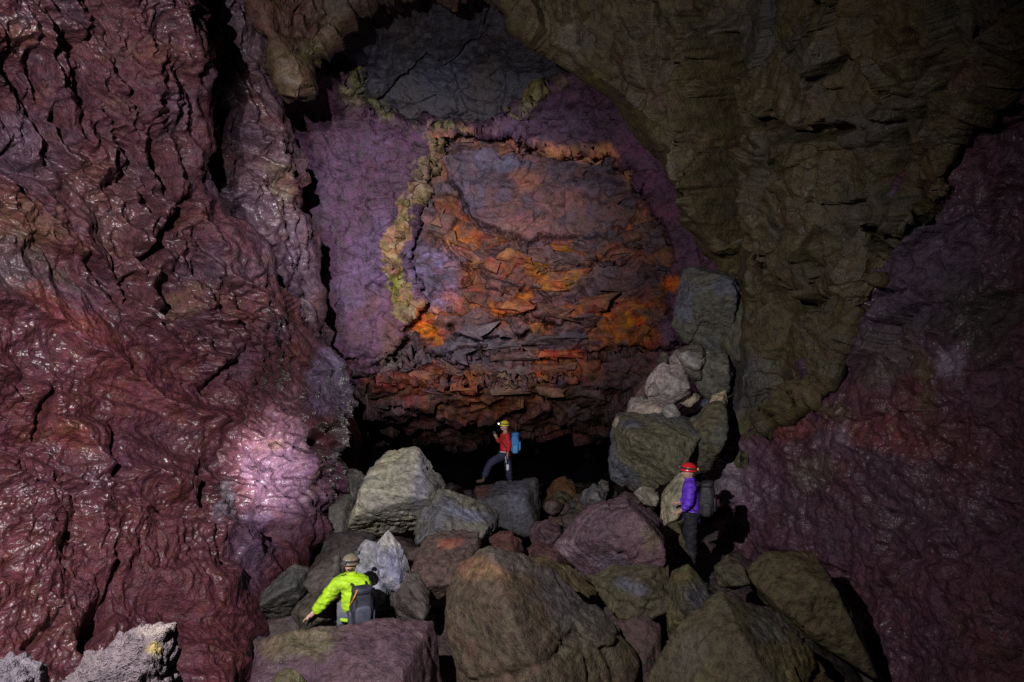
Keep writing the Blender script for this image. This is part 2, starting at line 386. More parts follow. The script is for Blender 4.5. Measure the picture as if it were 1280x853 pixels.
# ------------------------------------------------------------------ ceiling over the arch
def ceiling():
    edge = [(240, -20), (300, -10), (318, 12), (336, 60), (352, 96), (360, 128), (367, 128), (376, 105), (392, 84), (420, 50), (440, 27), (470, 8), (505, -6), (545, -13), (585, -11), (615, 0), (650, 26), (700, 66), (760, 120)]
    xs = np.linspace(240, 700, 330); v = np.concatenate([np.linspace(0, .55, 40, endpoint=False), np.linspace(.55, 1, 150)]); sk = np.linspace(0, 1, 36)[1:]
    V, X = np.meshgrid(np.concatenate([v, 1+sk]), xs, indexing='ij')
    ye = curve(edge, X) + 2.5*fbm(X/20, 0*X, 0*X+4, 4, 3)
    y = -420 + np.minimum(V, 1)*(ye+420); S = np.clip(V-1, 0, 1)
    D = 17.4 + .004*(X-500) - 2.2*sstep(-20, -420, y) - 1.2*sstep(420, 260, X)
    D = D + .6*np.clip(1-(ye-y)/26, 0, 1)**2*(S <= 0) + .6*(S > 0) + 4.5*S
    y = y - 30*S
    Pw = to_world(X, y, D); t = Pw[..., 0]; z = Pw[..., 2]
    a1, a2, rv, tl = worley2(t*.9 + .3*fbm(t, z, 0*t, 3, 7), z*.7, 31); b1, b2, rv2, tl2 = worley2(t*2.6, z*2.0 + .3*fbm(t, z, 0*t, 3, 8), 32)
    disp = .25*billow(t*.5, z*.5, .3*D, 2, 15) + .35*(rv-.5) + 1.0*tl + .14*(rv2-.5) + .5*tl2 + .22*ridged(t*1.6, z*.8, 0*t, 5, 18, .55) + .03*perlin(t*9, z*9, 0*t, 4)
    c = np.ones(X.shape+(3,))*np.array((.10, .078, .045))
    c = paint(c, X, y, [(350, 20, 60, 40, 0, (.13, .075, .06), .8), (390, 70, 20, 20, 0, (.11, .10, .045), .8), (440, 0, 60, 20, 0, (.09, .075, .06), .8)], 10, 33)
    finish_sheet('cave_ceiling', X, y, D, disp, c*np.array((.62, .5, .48)), M_OLIVE)
ceiling()

# ------------------------------------------------------------------ olive overhang on the right
R_RIM = [(-420, 560), (-60, 560), (-20, 588), (0, 612), (25, 645), (60, 690), (90, 722), (120, 757), (160, 792), (200, 824), (232, 842), (270, 858), (300, 872), (318, 878), (338, 914), (380, 922), (430, 915), (480, 912), (520, 902), (560, 894), (600, 890)]
R_CRACK = [(-420, 1900), (-60, 1420), (15, 1292), (60, 1266), (110, 1248), (156, 1205), (200, 1192), (242, 1174), (287, 1130), (318, 1108), (348, 1094), (388, 1073), (430, 1054), (460, 1046), (486, 1038), (511, 1004), (529, 956), (548, 936), (600, 920)]
O_XS = [560, 700, 800, 900, 1000, 1150, 1300, 1500, 1900]
O_YS = [-420, -100, 60, 200, 350, 480, 600]
O_D = [[14, 13, 12, 10.5, 9, 7.4, 6.2, 5.2, 4],
       [16.4, 15.8, 14.8, 12.8, 11, 9, 7.4, 6, 4.6],
       [17.2, 16.8, 15.9, 14.0, 12.2, 9.9, 8.2, 6.6, 5],
       [17.4, 17.2, 16.6, 14.8, 12.9, 10.4, 8.6, 6.8, 5.2],
       [17.4, 17.3, 16.8, 15.2, 13.2, 10.6, 8.7, 6.8, 5.2],
       [17.2, 17.1, 16.7, 15.0, 13.0, 10.4, 8.5, 6.6, 5],
       [17.0, 16.8, 16.3, 14.7, 12.7, 10.2, 8.4, 6.5, 5]]
def olive():
    ys = np.concatenate([np.linspace(-420, -15, 40, endpoint=False), np.linspace(-15, 585, 430)])
    u = np.linspace(0, 1, 340); sk = np.linspace(0, 1, 36)[1:]
    U = np.concatenate([-sk[::-1], u, 1 + np.linspace(0, 1, 13)[1:]])
    Y, U = np.meshgrid(ys, U, indexing='ij')
    xl = curve(R_RIM, Y) + 5*fbm(Y/50, 0*Y, 0*Y+3, 3, 9); xr = curve(R_CRACK, Y) + 7*fbm(Y/38, 0*Y, 0*Y+9, 3, 19)
    Uc = np.clip(U, 0, 1)
    px = xl + (Uc)*(xr-xl)
    SL = np.clip(-U, 0, 1); SR = np.clip(U-1, 0, 1)
    D = interp_grid(px, Y, O_XS, O_YS, O_D)
    wid = np.clip((xr-xl)/160, .04, 1); D = D - .16*wid + .30*(1-wid)                                                   # stands proud of the wall below it
    rl = px-xl; rr = xr-px
    D = D + .8*wid*np.clip(1-rl/(20*wid), 0, 1)**2*(SL <= 0) + .8*wid*(SL > 0) + 4.5*SL + .16*wid*np.clip(1-rr/3, 0, 1)**2*(SR <= 0) + (.16*wid*(SR > 0)) + .75*SR
    px = px + 22*SL - 5*SR
    Pw = to_world(px, Y, D); t = .75*Pw[..., 0] - .66*Pw[..., 1]; z = Pw[..., 2]; q = 0*t
    w = .3*fbm(t*.6, z*.6, q, 4, 61)
    f1, f2, rv, tl = worley2((t+w)*.5, (z+w)*.42, 5)
    g1, g2, rv2, tl2 = worley2((t+w*.6)*1.5, (z*.8+w)*1.3, 8)
    k1, k2, rv3, tl3 = worley2((t+w*.4)*3.6, (z*.8+w*.4)*3.0, 9)
    disp = .22*fbm(t*.3, z*.3, q, 1, 62) + .45*(rv-.5) + 1.5*tl + .20*(rv2-.5) + .75*tl2 + .06*(rv3-.5) + .22*tl3 + .05*fbm(Pw[..., 0]*2.2, Pw[..., 1]*2.2, Pw[..., 2]*2.2, 5, 64, .6) - .05*sstep(.06, 0, f2-f1)*sstep(.1, .5, rv)
    wx = px + 5*fbm(px/22, Y/22, q, 4, 5); wy = Y + 5*fbm(px/22, Y/22, q+5, 4, 6)
    # upright rib left of a long cleft
    disp = disp + 1.3*np.exp(-((wx-876)/15)**2)*sstep(20, 60, Y)*sstep(300, 240, Y)
    for pts, wd, h in [([(893, 55), (897, 110), (899, 160), (903, 215), (905, 250), (900, 300), (915, 330)], 8, 1.5), ([(935, 150), (985, 172), (1055, 160)], 6, .7), ([(945, 340), (985, 386), (1040, 368)], 6, .8), ([(1060, 60), (1010, 110), (1000, 160)], 5, .7), ([(1150, 40), (1140, 120), (1100, 180), (1080, 250)], 6, .7), ([(846, 22), (856, 42), (868, 62), (886, 92)], 6, .8), ([(866, 250), (885, 240), (906, 236)], 4, .45), ([(1008, 30), (1012, 5), (1016, -12)], 4, .4),
                       ([(1205, 60), (1170, 150), (1120, 250)], 4, .25), ([(925, 300), (940, 360), (930, 420)], 4, .3)]:
        disp = disp - h*np.exp(-(dist_poly(wx, wy, pts)/wd)**2)
    disp = disp*(1-.5*sstep(0, .5, SL))*(.35+.65*wid)*(1 - .8*np.exp(-np.clip(rl, 0, None)/28))
    nz = fbm(t*.6, z*.6, q, 4, 66); nv = fbm(t*1.8, z*1.8, q, 4, 67)
    c = np.ones(px.shape+(3,))*np.array((.098, .083, .042))
    for wt, col in [(.6*sstep(.1, .6, nz), (.08, .075, .06)), (.6*sstep(.1, .6, -nz), (.11, .085, .03)), (.5*sstep(.2, .7, nv), (.13, .10, .065)), (.5*sstep(.2, .7, -nv), (.06, .06, .055))]:
        wt = wt[..., None]; c = c*(1-wt) + np.array(col)*wt
    c = paint(c, px, Y, [(800, 100, 45, 50, 40, (.11, .07, .055), .5), (930, 30, 30, 70, 0, (.06, .06, .085), .6), (985, 65, 25, 30, 0, (.06, .06, .085), .5), (1230, 30, 60, 40, 0, (.10, .10, .10), .7), (1215, 70, 22, 40, 20, (.13, .06, .03), .7), (1150, 215, 40, 50, -30, (.13, .085, .035), .6),
        (1090, 165, 50, 40, 0, (.065, .065, .075), .6), (995, 165, 14, 18, 0, (.17, .13, .11), .7), (985, 270, 14, 14, 0, (.16, .11, .08), .6), (720, 60, 20, 30, 40, (.14, .13, .11), .6), (875, 190, 10, 26, 0, (.17, .14, .10), .6), (745, 105, 20, 12, 40, (.13, .14, .04), .6),
        (850, 300, 14, 60, 0, (.09, .09, .05), .6), (900, 520, 22, 60, 10, (.14, .15, .19), .7), (892, 540, 7, 46, 12, (.55, .55, .58), .85), (930, 550, 22, 30, 0, (.11, .12, .06), .8), (925, 480, 20, 50, 0, (.07, .075, .1), .6), (1000, 420, 40, 40, 0, (.11, .09, .045), .5)], 10, 95)
    finish_sheet('cave_overhang_right', px, Y, D, disp, c*np.array((.54, .50, .44)), M_OLIVE)
olive()

# ------------------------------------------------------------------ right lower wall
def right_wall():
    ys = np.concatenate([np.linspace(-150, 60, 40, endpoint=False), np.linspace(60, 868, 480, endpoint=False), np.linspace(868, 1200, 30)])
    xs = np.concatenate([np.linspace(880, 1290, 310, endpoint=False), np.linspace(1290, 1800, 40)])
    sk = np.linspace(0, 1, 30)[1:]
    U = np.concatenate([-sk[::-1], np.linspace(0, 1, len(xs))])
    Y, U = np.meshgrid(ys, U, indexing='ij'); SL = np.clip(-U, 0, 1)
    px = np.interp(np.clip(U, 0, 1), np.linspace(0, 1, len(xs)), xs)
    shift = np.clip((Y-640)/213, 0, 1.6)*30
    px = px + shift*np.clip((1100-px)/220, 0, 1)
    D = interp_grid(px, Y, O_XS, [-420, -100, 60, 200, 350, 480, 600, 720, 853, 1200],
                    O_D + [[16.6, 16.4, 15.8, 14.3, 12.3, 9.8, 8.1, 6.4, 5], [16, 15.6, 15.2, 13.7, 11.7, 9.3, 7.7, 6.1, 4.8], [15, 14.6, 14.2, 12.7, 10.7, 8.3, 6.8, 5.4, 4.2]])
    D = D + 1.3*sstep(12, 70, curve(R_CRACK, np.minimum(Y, 600))-px)*sstep(560, 500, Y)
    D = D + .3 + .5*np.clip(1-(px-880)/30, 0, 1)**2*(SL <= 0) + .5*(SL > 0) + 5*SL
    px = px + 25*SL
    Pw = to_world(px, Y, D); t = .75*Pw[..., 0] - .66*Pw[..., 1]; z = Pw[..., 2]; q = 0*t
    up = sstep(520, 400, Y + 40*fbm(t*.4, z*.4, q, 2, 33) - .08*(px-1000))
    w = .4*fbm(t*.5, z*.5, q, 3, 34)
    sl = z - .75*t                                          # slabby upper part, leaning with the crack
    f1, f2, rv, tl = worley2((t+z*.5+w)*.7, (sl+w)*1.3, 15)
    upper = .34*(rv-.5) + .7*tl + .16*ridged(t*.8, sl*1.7+w, q, 4, 35) + .07*fbm(t*2.5, z*2.5, q, 3, 36) - .06*sstep(.07, 0, f2-f1)
    ribs = 1-np.abs(perlin((t+.2*fbm(t*.6, z*1.5, q, 3, 38))*5.5, z*1.1, q, 39))*1.8
    lower = .25*fbm(t*.4, z*.4, q, 3, 40) + .10*ridged(t*.8+w, z*1.2, q, 4, 41) + .010*ribs + .22*(rv-.5)*.6 + .3*tl + .07*fbm(t*2.2, z*2.6, q, 5, 42, .6)
    disp = up*upper + (1-up)*lower
    wx = px + 5*fbm(px/22, Y/22, q, 4, 5); wy = Y + 5*fbm(px/22, Y/22, q+5, 4, 6)
    for pts, wd, h in [([(1208, 165), (1250, 160), (1285, 150)], 4, .3), ([(1060, 430), (1085, 360), (1110, 330), (1150, 300)], 4, .3), ([(1003, 560), (1010, 545)], 5, .3), ([(1160, 560), (1175, 640), (1200, 700)], 5, .15), ([(960, 690), (1010, 700), (1060, 720)], 4, .2), ([(1095, 375), (1150, 360)], 4, .25)]:
        disp = disp - h*np.exp(-(dist_poly(wx, wy, pts)/wd)**2)
    nz = fbm(t*.6, z*.6, q, 4, 68); nv = fbm(t*1.8, z*1.8, q, 4, 69)
    c = np.ones(px.shape+(3,))*np.array((.105, .050, .068))
    for wt, col in [(.6*sstep(.1, .6, nz), (.085, .07, .095)), (.7*sstep(.1, .6, -nz), (.12, .045, .042)), (.5*sstep(.2, .7, nv), (.12, .085, .085)), (.5*sstep(.2, .7, -nv), (.06, .05, .045))]:
        wt = wt[..., None]; c = c*(1-wt) + np.array(col)*wt
    c = paint(c, px, Y, [(1150, 330, 120, 110, -40, (.085, .072, .10), .8), (1235, 400, 60, 60, 0, (.05, .052, .035), .7), (1196, 452, 24, 22, 0, (.34, .33, .38), .6), (1060, 545, 14, 20, -20, (.34, .30, .34), .8), (1045, 555, 40, 26, 0, (.16, .12, .15), .5),  # the pale spot at far right is a painted glint
        (1020, 590, 30, 22, 0, (.17, .17, .11), .6), (1000, 535, 20, 24, 10, (.22, .07, .05), .7), (1110, 545, 60, 24, 10, (.19, .06, .05), .6), (1160, 470, 14, 50, -15, (.12, .10, .04), .6), (1120, 440, 60, 30, -50, (.10, .095, .08), .7), (930, 610, 40, 60, 0, (.21, .14, .19), .8),  # this patch and the next: lamplit wall put into the colour
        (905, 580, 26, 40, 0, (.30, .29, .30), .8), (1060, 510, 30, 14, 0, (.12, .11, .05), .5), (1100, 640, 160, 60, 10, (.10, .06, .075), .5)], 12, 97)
    disp = disp + .05*fbm(Pw[..., 0]*3, Pw[..., 1]*3, Pw[..., 2]*3, 4, 92, .6) + .05*ridged(Pw[..., 0]*1.5, Pw[..., 1]*1.5, Pw[..., 2]*2.2, 4, 93)
    lum = c.mean(-1, keepdims=True); c = np.clip(lum + (c-lum)*1.1, .004, 1)*np.array((.95, .95, 1.06))
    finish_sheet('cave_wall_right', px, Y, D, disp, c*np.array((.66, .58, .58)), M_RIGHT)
right_wall()

# ------------------------------------------------------------------ back wall of the arch
def back_wall():
    ys = np.concatenate([np.linspace(-110, -15, 20, endpoint=False), np.linspace(-15, 640, 500)]); xs = np.linspace(330, 960, 500)
    Y, px = np.meshgrid(ys, xs, indexing='ij'); q = 0*px
    wx = px + 9*fbm(px/34, Y/34, q, 6, 5, .6); wy = Y + 9*fbm(px/34, Y/34, q+5, 6, 6, .6)
    D = 23.2 - 2.6*np.clip(np.abs(px-620)/300, 0, 1.4)**3 + 8.0*np.clip((Y-462)/100, 0, 1.3)**2 - 5.6*np.clip((150-Y)/200, 0, 1.6)**1.15
    lip = 544 + 9*fbm(px/40, q, q, 4, 88) + 14*sstep(560, 460, px)
    Pw = to_world(px, Y, D); t = Pw[..., 0]; z = Pw[..., 2]
    # dome above the broken edge lies further back
    dome = [(330, -150), (330, 60), (430, 95), (445, 125), (462, 150), (490, 151), (520, 160), (560, 156), (610, 157), (655, 136), (690, 108), (718, 88), (760, 60), (900, -150)]
    sd = sdf(wx, wy, dome); indome = sstep(3, -3, sd)
    D = D + indome*(.7 + .9*np.clip(1 - ((px-575)/170)**2, 0, 1)*sstep(160, 60, Y))
    # broken lining: inner face set back behind its rim
    inner = [(545, 175), (600, 165), (655, 175), (690, 195), (730, 190), (790, 205), (812, 240), (842, 300), (835, 400), (800, 440), (700, 470), (560, 475), (470, 470), (500, 420), (522, 390), (515, 330), (522, 270), (535, 210)]
    si = sdf(wx, wy, inner); inn = sstep(3, -3, si)
    D = D + .5*inn
    low = [(400, 455), (470, 455), (540, 440), (700, 452), (830, 430), (900, 420), (900, 660), (380, 660)]
    lowm = sstep(8, -8, sdf(wx, wy, low)); D = D + .45*lowm
    # smooth slab with a curved lower lip
    slab = [(548, 195), (590, 182), (660, 190), (720, 205), (790, 222), (800, 262), (780, 290), (690, 298), (650, 305), (610, 290), (580, 262), (565, 225)]
    sl = sstep(2, -2, sdf(wx, wy, slab)); ss = sstep(2, -2, sdf(wx, wy, slab))*sstep(190, -60, (px-560)*.55 - (Y-260))
    bro = np.clip(inn*(1-sl) + .7*lowm, 0, 1)
    w = .35*fbm(t*.6, z*.6, q, 3, 22)
    f1, f2, rv, tl = worley2((t+w)*.42, (z+w)*.70, 25)
    g1, g2, rv2, tl2 = worley2((t+w)*1.0, (z+w*.7)*1.75, 26)
    h1, h2, rv3, tl3 = worley2((t+w*.5)*2.9, (z+w*.3)*4.6, 27)
    rough = .75*(rv-.5) + 1.7*tl + .42*(rv2-.5) + .9*tl2 + .10*(rv3-.5) + .2*tl3
    smoo = .10*fbm(t*.4, z*.4, q, 3, 23) + .06*fbm(t*1.6, z*1.6, q, 4, 24) + .05*ridged(t*.7, z*1.2, q, 4, 28)
    disp = bro*rough*.85 + smoo + indome*(.38*ridged(t*.5+w, z*1.0, q, 5, 29) + .3*(rv-.5) + .6*tl + .12*(rv2-.5) + .3*tl2) + sl*(.22*ss + .16*(rv-.5) + .3*tl + .06*(rv2-.5) + .12*tl2 + .05*ridged(t*1.6+w, z*3+w, q, 4, 77)) + (1-bro)*(1-indome)*(.20*ridged(t*.45+w, z*.7, q, 6, 78, .55) + .10*(rv2-.5) + .25*tl2 + .04*fbm(t*3, z*3, q, 3, 80)) + .022*fbm(t*5, z*5, q, 3, 79) + .014*perlin(t*12, z*12, q, 30)
    edge = np.exp(-(sd/7)**2); disp = disp + .16*edge*(.5+fbm(t*1.6, z*1.6, q, 3, 31))
    ye = [(545, 168), (540, 190), (524, 215), (520, 240), (503, 256), (505, 282), (490, 305), (495, 330), (488, 345), (502, 368), (505, 395)]
    dy = dist_poly(wx, wy, ye); band = np.exp(-(dy/15)**2)
    disp = disp + band*(.22*sstep(.0, .6, fbm(t*.9, z*.9, q, 3, 83)) + .3*(rv2-.5) + .22*(rv3-.5) + .4*tl2)
    for pts, wd, h in [([(565, 225), (580, 262), (610, 290), (650, 304), (690, 298)], 1.9, 0.65), ([(657, 128), (660, 170), (648, 215)], 1.1, 0.33), ([(610, 0), (612, 36)], 1.4, 0.45), ([(565, 415), (590, 425), (620, 425), (662, 418)], 2.2, 0.91), ([(590, 428), (596, 440), (598, 455)], 1.7, 0.52),
                       ([(620, 392), (690, 408), (730, 400)], 1.7, 0.52), ([(640, 400), (700, 408)], 1.7, 0.39), ([(540, 290), (560, 320), (590, 345)], 1.4, 0.39), ([(480, 175), (520, 160), (560, 168)], 1.1, 0.26), ([(690, 330), (760, 335), (800, 320)], 1.7, 0.45), ([(600, 345), (640, 360), (690, 372)], 1.7, 0.45), ([(530, 440), (600, 480), (680, 500)], 2.2, 0.39), ([(480, 500), (560, 510)], 2.2, 0.39)]:
        disp = disp - h*np.exp(-(dist_poly(wx, wy, pts)/wd)**2)
    nz = fbm(t*.5, z*.5, q, 4, 66); nv = fbm(t*1.6, z*1.6, q, 4, 67)
    pur = np.array((.15, .08, .135)); c = np.ones(px.shape+(3,))*pur
    def mix(w_, col):
        nonlocal c
        w_ = np.clip(w_, 0, 1)[..., None]; c = c*(1-w_) + np.array(col)*w_
    mix(.6*sstep(.0, .5, nz), (.15, .105, .18)); mix(.5*sstep(.05, .4, -nv), (.12, .055, .07)); mix(.5*sstep(.1, .4, nv), (.20, .12, .17))
    c = paint(c, px, Y, [(460, 350, 40, 90, 10, (.21, .14, .24), .7), (420, 240, 30, 90, 0, (.17, .10, .17), .6), (800, 200, 40, 70, 0, (.22, .10, .17), .7), (830, 290, 30, 50, 0, (.20, .085, .13), .8)], 10, 40)
    c = c*(.80 - .25*sstep(0, .45, nv) + .12*(rv3-.5))[..., None]; mix(.5*sstep(.15, .5, -nz+.5*nv), (.075, .045, .06))
    mix(inn, (.14, .07, .07)); mix(inn*.8*sstep(.45, .6, rv2), (.10, .085, .11)); mix(inn*.7*sstep(.4, .3, rv2), (.22, .09, .05))
    cc = paint(c, px, Y, [
        (600, 400, 180, 60, 0, (.20, .09, .07), .5), (640, 330, 110, 60, 25, (.27, .085, .04), .8), (560, 300, 40, 30, 45, (.40, .155, .05), .8), (700, 330, 60, 24, 0, (.36, .15, .05), .7), (660, 395, 80, 22, 5, (.36, .13, .055), .8), (700, 355, 35, 14, 0, (.40, .17, .055), .7), (785, 400, 40, 45, -30, (.50, .15, .025), .85),
        (800, 290, 22, 28, 0, (.34, .13, .06), .8), (540, 405, 28, 24, 20, (.60, .18, .025), .9), (520, 395, 14, 16, 0, (.65, .2, .02), .8), (700, 462, 70, 16, 0, (.36, .10, .03), .85), (690, 445, 50, 10, 0, (.44, .08, .035), .8), (840, 355, 16, 12, 0, (.5, .14, .03), .8), (620, 490, 70, 16, -5, (.33, .17, .06), .8), (560, 470, 60, 20, 0, (.28, .09, .035), .8),
        (540, 345, 34, 50, -10, (.21, .18, .31), .85), (600, 420, 42, 16, 0, (.16, .16, .21), .8), (570, 445, 40, 16, 10, (.12, .12, .16), .8), (640, 435, 40, 10, 0, (.13, .10, .11), .8), (640, 462, 34, 12, -10, (.22, .18, .13), .7), (500, 440, 26, 26, 20, (.17, .10, .085), .7), (495, 452, 22, 10, 0, (.20, .17, .11), .6),
        (500, 480, 50, 20, 0, (.24, .05, .03), .8), (600, 500, 110, 24, 0, (.26, .08, .03), .7), (660, 380, 120, 20, 5, (.34, .10, .035), .7), (560, 405, 40, 16, 0, (.36, .11, .03), .6), (760, 440, 80, 50, 0, (.16, .065, .045), .5), (780, 350, 40, 30, 0, (.14, .075, .08), .7), (640, 520, 200, 50, 0, (.19, .075, .04), .7), (740, 500, 60, 30, 0, (.12, .09, .06), .7), (800, 520, 60, 60, 0, (.12, .06, .05), .7), (560, 540, 120, 30, 0, (.15, .065, .04), .6), (470, 540, 40, 60, 0, (.11, .09, .065), .8)], 10, 41)
    c = cc; mix(bro*.65*sstep(.60, .66, rv2), (.115, .085, .105)); mix(bro*.5*sstep(.72, .78, rv3), (.09, .07, .08)); mix(bro*.55*sstep(.3, .24, rv3), (.12, .05, .035)); mix(bro*.5*sstep(.15, .45, nv), (.10, .07, .075))
    mix(sl*.7, (.115, .068, .080)); mix(sl*sstep(.0, .35, nv)*.7, (.17, .085, .075)); mix(sl*sstep(.1, .3, -nv)*.6, (.10, .085, .12)); mix(sl*sstep(640, 560, px)*.5, (.13, .115, .17)); mix(sl*.5*sstep(.6, .68, rv), (.15, .085, .075)); mix(sl*.4*sstep(.7, .75, rv2), (.08, .06, .08))
    c = paint(c, px, Y, [(655, 225, 22, 16, 0, (.25, .11, .08), .7), (700, 255, 40, 20, 0, (.20, .10, .10), .5), (660, 285, 60, 14, 8, (.24, .12, .11), .6), (620, 205, 40, 14, 0, (.15, .145, .21), .6)], 6, 42)
    bs = sstep(11, 8, dy + 10*nv + 8*(rv3-.5) - 3*sstep(260, 330, Y))*sstep(-.5, -.1, nv + .5*nz + .25)*.85; mix(bs*.8, (.22, .17, .10)); mix(bs*sstep(240, 300, Y)*sstep(-.25, .1, nv), (.22, .21, .06)); mix(bs*sstep(.62, .7, rv2)*.8, (.34, .17, .12)); mix(bs*sstep(.35, .3, rv3)*.7, (.17, .15, .075)); mix(bs*sstep(.7, .75, rv3)*.6, (.33, .27, .2))
    top = np.exp(-(dist_poly(wx, wy, [(548, 172), (590, 166), (612, 170), (660, 178)])/9)**2); mix(top*.75*sstep(-.15, .25, nv)*sstep(.2, .45, rv3), (.42, .19, .12))
    top = np.exp(-(dist_poly(wx, wy, [(630, 190), (652, 186), (735, 195), (760, 192), (790, 225)])/7)**2); mix(top*.8*sstep(.3, .6, rv2), (.46, .22, .12))
    # dome
    mix(indome*.97, (.062, .060, .074)); mix(indome*.6*sstep(.1, .5, nz), (.06, .064, .10)); mix(indome*.5*sstep(.1, .6, -nz), (.075, .055, .05))
    mix(np.exp(-(sd/5)**2)*.8*sstep(-.05, .3, nv+.4*nz), (.22, .21, .09)); mix(np.exp(-(dist_poly(wx, wy, [(640, 143), (690, 110), (712, 95)])/8)**2)*.6*sstep(-.2, .3, nv), (.2, .17, .06))
    mix(np.exp(-(dist_poly(wx, wy, [(435, 118), (470, 128)])/12)**2)*.6, (.2, .2, .08))
    D = D + .35*np.clip(Y-lip, 0, None)*sstep(0, 25, Y-lip); disp = disp*sstep(40, 5, Y-lip)
    lum = c.mean(-1, keepdims=True); c = np.clip(lum + (c-lum)*1.3, .006, 1)*.62*(lum/.14)**.3
    o = finish_sheet('cave_back_wall', px, Y, D, disp, c, M_BACK)
    return o, D - disp, px, Y, c
BACK, BD, BPX, BPY, BC = back_wall()
def back_at(x, y):
    j = int(np.clip(np.searchsorted(BPX[0], x), 0, BPX.shape[1]-1)); i = int(np.clip(np.searchsorted(BPY[:, 0], y), 0, BPX.shape[0]-1))
    return BD[i, j], BC[i, j]

# loose plates and blocks of the broken lining: each is a piece of the wall
def slab_piece(cx, cy, w, h, ang, proud, col, parent):
    d, cw = back_at(cx, cy); col = .3*np.array(col)*.7 + .7*np.array(cw)*random.uniform(.8, 1.15)
    J = lambda q: random.uniform(-q, q); w *= .85; h *= .85; proud *= .8
    ring = []
    for x, y in ((-1, -1), (J(.5), -1.0), (1, -1), (1, J(.5)), (1, 1), (J(.5), 1.0), (-1, 1)):
        x = (x + J(.45))*w/2; y = (y + J(.5))*h/2; x += y*J(.5)
        ring.append((x*math.cos(ang)-y*math.sin(ang), x*math.sin(ang)+y*math.cos(ang)))
    n = len(ring)
    # a tilted plate: one edge stands proud, the opposite one dies into the wall
    ta = random.choice([1.57, 1.57, -1.57, 0.2, 2.9]) + random.uniform(-.5, .5); g = proud*.6/max(8, .5*abs(w*math.cos(ta))+.5*abs(h*math.sin(ta)))
    V = []
    for sc_, lay in ((1.03, 0), (1.0, 1), (.62, 2)):
        for x, y in ring:
            x += J(.06)*w; y += J(.06)*h
            off = .3 if lay == 0 else -proud*(.35 if lay == 1 else .62) - g*sc_*(x*math.cos(ta)+y*math.sin(ta)) + J(.05)
            V.append(to_world(np.array(cx+x*sc_), np.array(cy+y*sc_), np.array(d + off)))
    V.append(to_world(np.array(cx+.12*w*J(1)), np.array(cy+.1*h*J(1)), np.array(d-proud*.7+J(.05))))
    fc = []
    for k in range(n):
        a, b = k, (k+1) % n
        fc += [(a, b, b+n), (a, b+n, a+n), (a+n, b+n, b+2*n), (a+n, b+2*n, a+2*n), (2*n+a, 2*n+b, 3*n)]
    V = np.array(V); cols = np.array([np.array(col)*random.uniform(.65, 1.2) for _ in V])
    return mesh_obj('rock_slab', V, fc, M_BACK, cols, parent, smooth=False)
OR, RB, BG, YL, PK, PU = (.42, .17, .07), (.24, .10, .07), (.16, .155, .21), (.34, .30, .12), (.42, .22, .16), (.2, .13, .2)
